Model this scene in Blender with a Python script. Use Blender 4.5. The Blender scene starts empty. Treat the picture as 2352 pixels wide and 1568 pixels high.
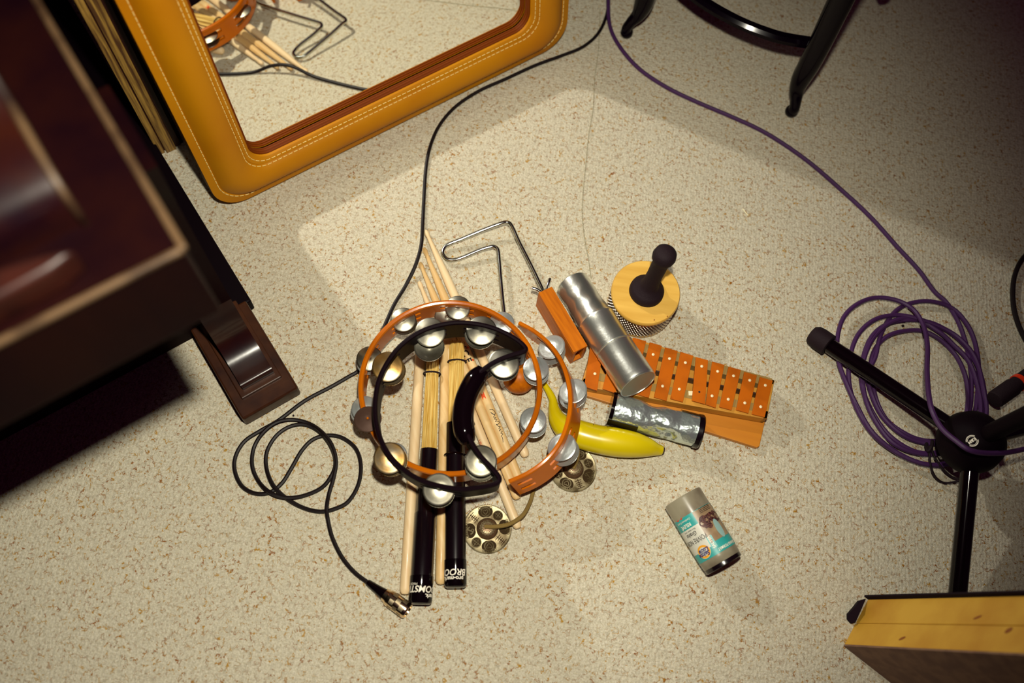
import bpy, bmesh, math, random
from mathutils import Vector, Matrix
random.seed(7)
PI = math.pi
S = bpy.context.scene
COL = S.collection

# ---------------------------------------------------------------- camera
H, F, NX, NY = 1.22, 2000.0, 1045.0, 1590.0       # eye height, focal length in px of the 2352 frame, point straight below the camera
_d = Vector((NX-1176, -(NY-784), -F)).normalized()
_Z = -_d
_X = (Vector((1, 0, 0)) - _Z.x*_Z).normalized()
_Y = _Z.cross(_X)
R = Matrix((_X, _Y, _Z))                           # camera -> world
EYE = Vector((0, 0, H))
cd = bpy.data.cameras.new('camera'); cam = bpy.data.objects.new('camera', cd); COL.objects.link(cam)
cam.matrix_world = Matrix.Translation(EYE) @ R.to_4x4()
cd.sensor_width = 36; cd.lens = F*36/2352; cd.clip_start = .02
cd.dof.use_dof = True; cd.dof.focus_distance = 1.27; cd.dof.aperture_fstop = 2.2
S.camera = cam
S.view_settings.view_transform = 'Standard'; S.view_settings.look = 'None'
S.view_settings.exposure = 0.0; S.view_settings.gamma = 1
S.cycles.use_denoising = True
S.cycles.max_bounces = 8
S.cycles.sample_clamp_indirect = 4
w = bpy.data.worlds.new('world'); S.world = w; w.use_nodes = True
w.node_tree.nodes['Background'].inputs[0].default_value = (.026, .004, .017, 1)
w.node_tree.nodes['Background'].inputs[1].default_value = 1.0

# the flash on top of the camera, and its bounce off the leaning mirror
MN = Vector((.5463, -.8293, .1176)).normalized(); MD = -.795     # plane of the mirror glass
FLASH = EYE + R @ Vector((.035, .165, 0))
def spot(name, loc, target, power, size, blend, radius, color):
    l = bpy.data.lights.new(name, 'SPOT'); l.energy = power; l.spot_size = math.radians(size); l.spot_blend = blend
    l.shadow_soft_size = radius; l.color = color
    o = bpy.data.objects.new(name, l); COL.objects.link(o); o.location = loc
    o.rotation_euler = (Vector(target)-Vector(loc)).to_track_quat('-Z', 'Y').to_euler()
    return o
FLASH_POWER = 70
flash = spot('camera_flash', FLASH, (-.15, .50, 0), FLASH_POWER, 94, .85, .022, (1, .945, .78))
_V = FLASH - 2*(FLASH.dot(MN)-MD)*MN
_T = Vector((-.02, .52, 0)); 
_mu = (Vector((.832, .555, 0))-Vector((.832, .555, 0)).dot(MN)*MN).normalized(); _mv = MN.cross(_mu); _mv = _mv if _mv.z > 0 else -_mv
bounce = spot('mirror_bounce', _V, _V+MN, FLASH_POWER*.72, 150, .0, .020, (1, .965, .87))
bounce.matrix_world = Matrix.Translation(_V) @ Matrix((_mu, MN.cross(_mu), MN)).transposed().to_4x4() @ Matrix.Rotation(PI, 4, 'X')
def shape_bounce(xa, ya, xb, yb):
    """the reflected flash only leaves through the glass: a rectangle xa..xb, ya..yb in the plane of the mirror"""
    l = bounce.data; l.use_nodes = True; nt = l.node_tree; N = nt.nodes; L = nt.links; em = N['Emission']
    D = abs(_V.dot(MN)-MD); iv = bounce.matrix_world.to_3x3().inverted(); o = MN*MD
    pts = [iv @ (o+_mu*x+_mv*y-_V) for x, y in ((xa, ya), (xb, yb))]
    X = sorted(p.x/D for p in pts); Y = sorted(p.y/D for p in pts)
    tc = N.new('ShaderNodeTexCoord'); sp = N.new('ShaderNodeSeparateXYZ'); L.new(tc.outputs['Normal'], sp.inputs[0])
    def mth(op, a, b):
        m = N.new('ShaderNodeMath'); m.operation = op
        for i, v in enumerate((a, b)):
            if isinstance(v, (int, float)): m.inputs[i].default_value = v
            else: L.new(v, m.inputs[i])
        return m.outputs[0]
    az = mth('ABSOLUTE', sp.outputs[2], 0); x = mth('DIVIDE', sp.outputs[0], az); y = mth('DIVIDE', sp.outputs[1], az)
    r = mth('MULTIPLY', mth('MULTIPLY', mth('GREATER_THAN', x, X[0]), mth('LESS_THAN', x, X[1])), mth('MULTIPLY', mth('GREATER_THAN', y, Y[0]), mth('LESS_THAN', y, Y[1])))
    L.new(r, em.inputs['Strength'])

# ---------------------------------------------------------------- helpers
def P(x, y, z=0.0):
    v = R @ Vector((x-1176, -(y-784), -F)); t = (z-H)/v.z
    return EYE + v*t
def ray_plane(x, y, p0, n):
    v = R @ Vector((x-1176, -(y-784), -F)); t = (p0-EYE).dot(n)/v.dot(n)
    return EYE + v*t
U = Vector((-.555, .832, 0)).normalized(); V = Vector((-.832, -.555, 0)).normalized()   # room axes: towards the wall, towards the left
UP = Vector((0, 0, 1))
def smooth_path(pts, n=8, closed=False):
    pts = [Vector(p) for p in pts]; out = []; N = len(pts)
    rng = range(N if closed else N-1)
    for i in rng:
        if closed: p0, p1, p2, p3 = pts[i-1], pts[i], pts[(i+1) % N], pts[(i+2) % N]
        else: p0, p1, p2, p3 = pts[max(i-1, 0)], pts[i], pts[i+1], pts[min(i+2, N-1)]
        for k in range(n):
            t = k/n
            out.append(.5*((2*p1)+(p2-p0)*t+(2*p0-5*p1+4*p2-p3)*t*t+(3*p1-p0-3*p2+p3)*t*t*t))
    if not closed: out.append(pts[-1])
    return out

class G:
    """collects verts, faces and material slots of one mesh"""
    def __init__(s): s.v = []; s.f = []; s.m = []
    def add(s, vs, fs, m=0):
        o = len(s.v); s.v += [Vector(x) for x in vs]; s.f += [tuple(i+o for i in f) for f in fs]; s.m += [m]*len(fs); return s
    def box(s, c, ax, ay, az, m=0):          # centre and three half-axis vectors
        c = Vector(c); ax, ay, az = Vector(ax), Vector(ay), Vector(az)
        vs = [c+i*ax+j*ay+k*az for k in (-1, 1) for j in (-1, 1) for i in (-1, 1)]
        return s.add(vs, [(0, 2, 3, 1), (4, 5, 7, 6), (0, 1, 5, 4), (2, 6, 7, 3), (0, 4, 6, 2), (1, 3, 7, 5)], m)
    def prism(s, low, high, m=0):
        n = len(low); return s.add(list(low)+list(high), [tuple(range(n))[::-1], tuple(range(n, 2*n))]+[(i, (i+1) % n, n+(i+1) % n, n+i) for i in range(n)], m)
    def lathe(s, a, b, prof, n=32, m=0, cap=True, wob=None, x0=None):  # prof: (t along a->b in metres, radius)
        a = Vector(a); d = (Vector(b)-a).normalized()
        x = Vector(x0) if x0 is not None else (Vector((0, 0, 1)) if abs(d.z) < .9 else Vector((1, 0, 0)))
        x = (x-x.dot(d)*d).normalized(); y = d.cross(x); vs = []
        for t, r in prof:
            for k in range(n):
                an = 2*PI*k/n; rr = r*(wob(t, an) if wob else 1)
                vs.append(a+d*t+(x*math.cos(an)+y*math.sin(an))*rr)
        fs = [(i*n+k, i*n+(k+1) % n, (i+1)*n+(k+1) % n, (i+1)*n+k) for i in range(len(prof)-1) for k in range(n)]
        if cap:
            if prof[0][1] > 1e-6: fs.append(tuple(range(n))[::-1])
            if prof[-1][1] > 1e-6: fs.append(tuple((len(prof)-1)*n+k for k in range(n)))
        return s.add(vs, fs, m)
    def cyl(s, a, b, r, n=24, m=0, r2=None, bev=0):
        L = (Vector(b)-Vector(a)).length; r2 = r if r2 is None else r2
        pr = [(0, r), (L, r2)] if not bev else [(0, r-bev), (bev*.3, r-bev*.3), (bev, r), (L-bev, r2), (L-bev*.3, r2-bev*.3), (L, r2-bev)]
        return s.lathe(a, b, pr, n, m)
    def tube(s, pts, r, n=10, m=0, closed=False):
        pts = [Vector(p) for p in pts]; N = len(pts); rs = r if isinstance(r, (list, tuple)) else [r]*N; vs = []
        t0 = (pts[1]-pts[0]).normalized(); x = t0.orthogonal().normalized() if abs(t0.z) > .95 else (UP-t0.z*t0).normalized()
        for i in range(N):
            if closed: t = (pts[(i+1) % N]-pts[i-1]).normalized()
            else: t = (pts[min(i+1, N-1)]-pts[max(i-1, 0)]).normalized()
            x = (x-x.dot(t)*t).normalized(); y = t.cross(x)
            vs += [pts[i]+(x*math.cos(2*PI*k/n)+y*math.sin(2*PI*k/n))*rs[i] for k in range(n)]
        fs = [(i*n+k, i*n+(k+1) % n, ((i+1) % N)*n+(k+1) % n, ((i+1) % N)*n+k) for i in range(N if closed else N-1) for k in range(n)]
        if not closed: fs += [tuple(range(n))[::-1], tuple((N-1)*n+k for k in range(n))]
        return s.add(vs, fs, m)
    def ball(s, c, r, m=0, n=16, k=10):
        return s.lathe(Vector(c)-UP*r, Vector(c)+UP*r, [(r-r*math.cos(PI*i/k), max(r*math.sin(PI*i/k), 1e-7)) for i in range(k+1)], n, m, cap=False)
def obj(name, g, mats, parent=None, origin=None, smooth=True, bevel=0, sub=0):
    me = bpy.data.meshes.new(name)
    org = Vector(origin) if origin is not None else (Vector(parent['_o']) if parent is not None else Vector((0, 0, 0)))
    me.from_pydata([v-org for v in g.v], [], g.f)
    if not isinstance(mats, (list, tuple)): mats = [mats]
    for m in mats: me.materials.append(m)
    me.polygons.foreach_set('material_index', g.m)
    me.update()
    bm = bmesh.new(); bm.from_mesh(me); bmesh.ops.recalc_face_normals(bm, faces=bm.faces); bm.to_mesh(me); bm.free()
    o = bpy.data.objects.new(name, me); COL.objects.link(o)
    if parent is not None: o.parent = parent
    else: o.location = org
    o['_o'] = list(org)
    if smooth:
        me.polygons.foreach_set('use_smooth', [True]*len(me.polygons))
        me.set_sharp_from_angle(angle=math.radians(38))
    if bevel:
        b = o.modifiers.new('bevel', 'BEVEL'); b.width = bevel; b.segments = 2; b.limit_method = 'ANGLE'; b.angle_limit = math.radians(40)
    if sub:
        b = o.modifiers.new('sub', 'SUBSURF'); b.levels = sub; b.render_levels = sub
    return o
def tag(o, label, cat, group=None, kind=None):
    if label: o['label'] = label
    if cat: o['category'] = cat
    if group: o['group'] = group
    if kind: o['kind'] = kind
    return o
def thing(name, loc, label, cat, group=None):
    o = bpy.data.objects.new(name, None); COL.objects.link(o); o.location = loc; o['_o'] = list(loc)
    o.empty_display_size = .02
    return tag(o, label, cat, group)
def text_geo(body, size, fmap, m=0, align='CENTER', g=None, bold=0, shear=0, cuts=1):
    """lettering; fmap turns (x, y) in metres on the label into a world point"""
    c = bpy.data.curves.new('t', 'FONT'); c.body = body; c.size = size; c.align_x = align; c.offset = bold; c.shear = shear; c.resolution_u = 3
    o = bpy.data.objects.new('t', c); COL.objects.link(o)
    dg = bpy.context.evaluated_depsgraph_get(); me = bpy.data.meshes.new_from_object(o.evaluated_get(dg))
    bm = bmesh.new(); bm.from_mesh(me); bmesh.ops.triangulate(bm, faces=bm.faces)
    for _ in range(cuts): bmesh.ops.subdivide_edges(bm, edges=[e for e in bm.edges if e.calc_length() > size*.18], cuts=1)
    bmesh.ops.triangulate(bm, faces=bm.faces)
    g = g or G(); g.add([fmap(v.co.x, v.co.y) for v in bm.verts], [[v.index for v in f.verts] for f in bm.faces], m) if not bm.verts.index_update() else None
    bm.free(); bpy.data.objects.remove(o); bpy.data.curves.remove(c); bpy.data.meshes.remove(me)
    return g

def cast(o, x, y):
    from mathutils.bvhtree import BVHTree
    me = o.data; org = Vector(o['_o']); bv = BVHTree.FromPolygons([v.co+org for v in me.vertices], [tuple(p.vertices) for p in me.polygons])
    dr = (P(x, y, 0)-EYE).normalized(); q, n, _, _ = bv.ray_cast(EYE, dr)
    if q is None: print('MISS', o.name, x, y); return P(x, y, 0), UP.copy()
    return q, (n if n.dot(dr) < 0 else -n)

# ---------------------------------------------------------------- materials
def rgb(h):
    h = h.lstrip('#'); c = [int(h[i:i+2], 16)/255 for i in (0, 2, 4)]
    return tuple(x/12.92 if x <= .04045 else ((x+.055)/1.055)**2.4 for x in c)+(1,)
def mat(name, col, rough=.5, metal=0, spec=.5, coat=0, noise=None, bump=None, wood=None, grain=None):
    m = bpy.data.materials.new(name); m.use_nodes = True; nt = m.node_tree; b = nt.nodes['Principled BSDF']
    col = rgb(col) if isinstance(col, str) else tuple(col)+(1,)*(4-len(col))
    b.inputs['Base Color'].default_value = col; b.inputs['Roughness'].default_value = rough; b.inputs['Metallic'].default_value = metal
    b.inputs['Specular IOR Level'].default_value = spec; b.inputs['Coat Weight'].default_value = coat; b.inputs['Coat Roughness'].default_value = .08
    N = nt.nodes; L = nt.links
    if noise or wood or bump:
        tc = N.new('ShaderNodeTexCoord')
    if noise:       # (colour2, scale, lo, hi, stretch)
        c2, sc, lo, hi = noise[:4]; st = noise[4] if len(noise) > 4 else (1, 1, 1)
        mp = N.new('ShaderNodeMapping'); mp.inputs['Scale'].default_value = st; L.new(tc.outputs['Object'], mp.inputs[0])
        if grain: mp.vector_type = 'TEXTURE'; mp.inputs['Scale'].default_value = (grain[1], 1, 1); mp.inputs['Rotation'].default_value = (0, 0, math.radians(grain[0]))
        nz = N.new('ShaderNodeTexNoise'); nz.inputs['Scale'].default_value = sc; nz.inputs['Detail'].default_value = 5; L.new(mp.outputs[0], nz.inputs[0])
        cr = N.new('ShaderNodeValToRGB'); cr.color_ramp.elements[0].position = lo; cr.color_ramp.elements[1].position = hi
        cr.color_ramp.elements[0].color = col; cr.color_ramp.elements[1].color = rgb(c2) if isinstance(c2, str) else c2
        L.new(nz.outputs[0], cr.inputs[0]); L.new(cr.outputs[0], b.inputs['Base Color'])
    if bump:        # (scale, strength, distance)
        nz = N.new('ShaderNodeTexNoise'); nz.inputs['Scale'].default_value = bump[0]; nz.inputs['Detail'].default_value = 3; L.new(tc.outputs['Object'], nz.inputs[0])
        bp = N.new('ShaderNodeBump'); bp.inputs['Strength'].default_value = bump[1]; bp.inputs['Distance'].default_value = bump[2]
        L.new(nz.outputs[0], bp.inputs['Height']); L.new(bp.outputs[0], b.inputs['Normal'])
    return m
def rot_to(d):   # euler that turns object coords so that grain runs along d (used with strongly scaled noise)
    return (0, 0, -math.atan2(d.y, d.x))

M = {}
M['leather'] = mat('tan leather', '#b87803', .55, spec=.18, bump=(260, .25, .0006), noise=('#a86200', 5, .4, .7))
M['thread'] = mat('pale thread', '#e3c77a', .8)
M['lip'] = mat('dark orange leather lip', '#6a2e03', .55, spec=.1)
M['mirror'] = mat('mirror silver', (.93, .93, .88), .012, 1)
M['black_fab'] = mat('black cloth', '#140410', .9, spec=.2, bump=(300, .4, .001))
M['piano'] = mat('dark stained piano wood', '#190605', .5, spec=.03, noise=('#0c0206', 14, .35, .7, (1, 1, .25)), bump=(30, .12, .002))
M['piano_gloss'] = mat('glossy worn piano wood', '#260b05', .26, spec=.5, coat=.3, noise=('#12040a', 20, .35, .7), bump=(25, .15, .002))
M['highlight_block'] = mat('warm painted highlight', '#34120a', .42, spec=.3, noise=('#160606', 14, .35, .65))
M['can_end'] = mat('dull can end', (.46, .43, .33), .5, .9, bump=(60, .4, .001))
M['piano_brown'] = mat('worn brown piano wood', '#40200c', .42, spec=.3, coat=.08, noise=('#200a06', 30, .3, .75), bump=(60, .15, .001))
M['piano_rail'] = mat('black piano rail', '#080106', .6, spec=.08)  # near black tone for the rail, the side panel and a board edge
M['worn_edge'] = mat('worn edge of the piano', '#54402c', .45, spec=.15, noise=('#1c0c08', 16, .4, .62))
M['gold_wood'] = mat('golden grained wood', '#a8823a', .55, noise=('#4e3016', 260, .32, .62, (1, 1, .05)), bump=(80, .3, .002))
M['brown_trim'] = mat('dark brown trim', '#3a1714', .5)
M['black_cable'] = mat('black cable jacket', '#12080a', .48, spec=.25)
M['purple_cable'] = mat('purple cable jacket', '#42224f', .48, spec=.3)
M['steel'] = mat('bright bent steel', (.62, .66, .60), .16, 1)
M['alu'] = mat('polished aluminium', (.78, .80, .74), .30, .95, bump=(220, .25, .0006))
M['foil'] = mat('crumpled silver foil', (.70, .80, .77), .26, .85, bump=(38, .8, .008))
M['jingle_dull'] = mat('dull jingle metal', (.47, .45, .37), .34, 1, bump=(70, .2, .001), noise=('#80775c', 25, .4, .75))
M['jingle_bright'] = mat('bright jingle metal', (.66, .70, .68), .3, .8, bump=(60, .35, .002))
M['jingle_brown'] = mat('tarnished jingle metal', (.42, .25, .08), .36, 1, noise=('#a89a80', 35, .45, .6), bump=(90, .2, .001))
M['jingle_dark'] = mat('dark tarnished jingle', '#4a3328', .6, .5, bump=(90, .3, .001))
M['orange_plastic'] = mat('glossy orange lacquer', '#bc6204', .24, spec=.22, coat=.05, noise=('#a45004', 12, .4, .7), bump=(120, .1, .0006))
M['orange_wood'] = mat('orange varnished wood', '#c26a08', .42, spec=.2, noise=('#a05006', 160, .35, .7), grain=(-60, 10))
M['orange_bar'] = mat('painted orange metal bar', '#b85c08', .5, spec=.12, noise=('#a85208', 40, .4, .7), bump=(150, .15, .0006))
M['glock_wood'] = mat('golden plywood', '#c98e2c', .5, noise=('#b4761e', 80, .35, .7), grain=(-14, 8))
M['glock_felt'] = mat('grey brown felt strip', '#94773f', .9)
M['glock_board'] = mat('orange brown base board', '#c87e12', .5, noise=('#bc720e', 60, .35, .7), grain=(-14, 8))
M['pin'] = mat('pale nail head', '#ecdcb4', .4)
M['stick'] = mat('pale hickory', '#dfc08a', .5, coat=.05, noise=('#cfa566', 120, .35, .7), grain=(-65, 12))
M['stick_light'] = mat('pale maple', '#e6cda2', .5, coat=.05, noise=('#dab888', 120, .35, .7), grain=(-70, 12))
M['ink'] = mat('black ink', '#15080c', .6)
M['red_ink'] = mat('orange red ink', '#d6480c', .6)
M['straw'] = mat('split bamboo straw', '#b98a2c', .55, noise=('#e6c878', 620, .35, .65), grain=(88, 30))
M['black_gloss'] = mat('glossy black plastic', '#090306', .09, spec=.3)
M['black_soft'] = mat('semi matt black sleeve', '#0f060b', .2, spec=.5)
M['black_hub'] = mat('matte black metal', '#0d040a', .6, spec=.06)
M['black_enamel'] = mat('black enamel', '#08020a', .14, spec=.12)
M['black_rim'] = mat('satin black plastic', '#12060d', .5, spec=.04)
M['black_matte'] = mat('black foam rubber', '#1a0a12', .75, spec=.25, bump=(500, .6, .0008))
M['white'] = mat('white print', '#f2ead8', .5)
M['cabasa'] = mat('yellow birch disc', '#dfb254', .4, coat=.15, noise=('#c89638', 60, .35, .7), grain=(-8, 9))
M['bead'] = mat('steel bead', (.72, .62, .52), .22, 1)
M['cabasa_core'] = mat('dark metal drum', '#2a0c10', .35, .6)
M['brass'] = mat('antique brass', (.36, .30, .17), .42, .55, noise=('#5c4d30', 60, .4, .62), bump=(120, .25, .001))
M['brass_dark'] = mat('dark antique brass', (.13, .075, .04), .35, .7)
M['recess'] = mat('dark recess in brass', '#33240f', .7, spec=.1)
M['bronze'] = mat('brown bronze', (.17, .095, .05), .36, .6)
M['cord'] = mat('tan suede cord', '#7c6430', .9)
M['banana'] = mat('yellow banana plastic', '#d0ba06', .28, spec=.5, noise=('#c8b006', 14, .4, .7), coat=.15)
M['banana_tip'] = mat('dark banana tip', '#3a2204', .6)
M['banana_stem'] = mat('greenish stem end', '#c2b822', .4)
M['pine'] = mat('yellow pine', '#d2a236', .6, noise=('#b8801e', 16, .35, .7), grain=(2, 7))
M['pine_dark'] = mat('pine knot', '#8a4a10', .6)
M['hardboard'] = mat('brown hardboard', '#80604a', .85, noise=('#6e5040', 60, .4, .6))
M['nickel'] = mat('nickel plated brass', (.75, .58, .38), .18, 1)
M['knurl'] = mat('knurled nickel', (.42, .34, .22), .5, 1)
M['jar'] = mat('smoky frosted plastic', '#8e8772', .22, spec=.6, noise=('#5e4e40', 16, .42, .68))
M['teal'] = mat('teal label paper', '#2f9c98', .4)
M['label_white'] = mat('white label paper', '#cfcdbf', .4)
M['label_photo'] = mat('wood picture on label', '#a58c6c', .4, noise=('#8c7356', 60, .4, .6))
M['pepper'] = mat('printed peppercorns', '#2e0f14', .5, noise=('#6e4238', 700, .45, .6))
M['label_scoop'] = mat('printed scoop', '#8fb0ac', .4)
M['logo_orange'] = mat('logo orange', '#e8a020', .4)
M['logo_blue'] = mat('logo navy', '#221c66', .4)
M['brown_line'] = mat('brown line print', '#3a2018', .5)
M['red_band'] = mat('orange red band', '#d0300a', .45)
M['lint'] = mat('white lint', '#f4ecc8', .9)
M['hair'] = mat('fine grey thread', '#8c8464', .8)
M['wall'] = mat('warm painted wall', '#4c2834', .9)

def carpet():
    m = bpy.data.materials.new('berber carpet'); m.use_nodes = True; nt = m.node_tree; N = nt.nodes; L = nt.links; b = N['Principled BSDF']
    b.inputs['Roughness'].default_value = .95; b.inputs['Specular IOR Level'].default_value = .1
    def n(t, **k):
        x = N.new(t)
        for a, v in k.items(): setattr(x, a, v)
        return x
    tc = n('ShaderNodeTexCoord')
    mp = n('ShaderNodeMapping'); mp.inputs['Rotation'].default_value = (0, 0, .15); L.new(tc.outputs['Object'], mp.inputs[0])
    # domain warp
    wn = n('ShaderNodeTexNoise'); wn.inputs['Scale'].default_value = 95; wn.inputs['Detail'].default_value = 2; L.new(mp.outputs[0], wn.inputs[0])
    sb = n('ShaderNodeVectorMath', operation='SUBTRACT'); sb.inputs[1].default_value = (.5, .5, .5); L.new(wn.outputs['Color'], sb.inputs[0])
    sc = n('ShaderNodeVectorMath', operation='SCALE'); sc.inputs['Scale'].default_value = .016; L.new(sb.outputs[0], sc.inputs[0])
    ad = n('ShaderNodeVectorMath', operation='ADD'); L.new(mp.outputs[0], ad.inputs[0]); L.new(sc.outputs[0], ad.inputs[1])
    # loops
    vo = n('ShaderNodeTexVoronoi'); vo.inputs['Scale'].default_value = 330; vo.inputs['Randomness'].default_value = .7; L.new(ad.outputs[0], vo.inputs[0])
    def mr(src, a, b, lo=0, hi=1):
        x = n('ShaderNodeMapRange'); x.inputs['From Min'].default_value = a; x.inputs['From Max'].default_value = b; x.inputs['To Min'].default_value = lo; x.inputs['To Max'].default_value = hi; L.new(src, x.inputs[0]); return x.outputs[0]
    def mul(a, b):
        x = n('ShaderNodeMath', operation='MULTIPLY'); L.new(a, x.inputs[0])
        if isinstance(b, float): x.inputs[1].default_value = b
        else: L.new(b, x.inputs[1])
        return x.outputs[0]
    def noise(scale, detail=2):
        x = n('ShaderNodeTexNoise'); x.inputs['Scale'].default_value = scale; x.inputs['Detail'].default_value = detail; L.new(mp.outputs[0], x.inputs[0]); return x.outputs[0]
    def edge(scale, lo, hi):
        x = n('ShaderNodeTexVoronoi', feature='DISTANCE_TO_EDGE'); x.inputs['Scale'].default_value = scale; L.new(ad.outputs[0], x.inputs[0]); return mr(x.outputs[0], lo, hi, 1, 0)
    def mixc(f, a, b):
        x = n('ShaderNodeMix', data_type='RGBA'); L.new(f, x.inputs[0]); L.new(a, x.inputs[6])
        if isinstance(b, str): x.inputs[7].default_value = rgb(b)
        else: L.new(b, x.inputs[7])
        return x.outputs[2]
    cb = n('ShaderNodeValToRGB'); e = cb.color_ramp.elements; e[0].position = .3; e[0].color = rgb('#c6bda2'); e[1].position = .7; e[1].color = rgb('#ddd6c4'); L.new(noise(420, 3), cb.inputs[0])
    c1 = mixc(mr(vo.outputs['Distance'], .35, .8, 0, .45), cb.outputs[0], '#a09680')  # crevices between loops darkened in the colour, as painted shade
    # shade in the cracks between the loops, painted as thin grey-brown squiggles
    c2 = mixc(mul(mul(edge(230, .015, .06), mr(noise(150, 1), .46, .56)), .5), c1, '#7a6c54')
    # golden brown flecks in loose drifts
    fl = mul(mul(edge(140, .025, .080), mr(noise(150, 1), .51, .57)), mr(noise(30, 2), .38, .56, .35, 1))
    fc = n('ShaderNodeValToRGB'); e = fc.color_ramp.elements; e[0].position = .42; e[0].color = rgb('#8a4e0c'); e[1].position = .60; e[1].color = rgb('#b08430'); L.new(noise(60), fc.inputs[0])
    c3 = mixc(fl, c2, fc.outputs[0])
    L.new(c3, b.inputs['Base Color'])
    iv = n('ShaderNodeMath', operation='SUBTRACT'); iv.inputs[0].default_value = 1; L.new(vo.outputs['Distance'], iv.inputs[1])
    bp = n('ShaderNodeBump'); bp.inputs['Strength'].default_value = .8; bp.inputs['Distance'].default_value = .0017
    
    vb = n('ShaderNodeTexVoronoi'); vb.inputs['Scale'].default_value = 205; vb.inputs['Randomness'].default_value = .55; L.new(mp.outputs[0], vb.inputs[0]); L.new(vb.outputs['Distance'], iv.inputs[1])
    hs = n('ShaderNodeMath', operation='MULTIPLY_ADD'); L.new(noise(900, 3), hs.inputs[0]); hs.inputs[1].default_value = .9; L.new(iv.outputs[0], hs.inputs[2])
    L.new(hs.outputs[0], bp.inputs['Height']); L.new(bp.outputs[0], b.inputs['Normal'])
    return m
M['carpet'] = carpet()

# ---------------------------------------------------------------- the room
WALL_D = 1.32                                   # distance of the back wall along U
def slab(name, p, a, b, t, m):
    g = G(); n = Vector(a).cross(Vector(b)).normalized()*t
    g.prism([p, p+a, p+a+b, p+b], [p-n, p+a-n, p+a+b-n, p+b-n]); o = obj(name, g, m, smooth=False); o['kind'] = 'structure'; return o
c0 = U*(-2.6)-V*2.6
floor = slab('floor', c0, U*(2.6+WALL_D), V*4.2, .05, M['carpet'])
wall_back = slab('wall_back', U*WALL_D-V*2.6, V*4.2, UP*2.4, -.08, M['wall'])
slab('wall_left', U*WALL_D+V*1.6, -U*(2.6+WALL_D), UP*2.4, -.08, M['wall'])

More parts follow.
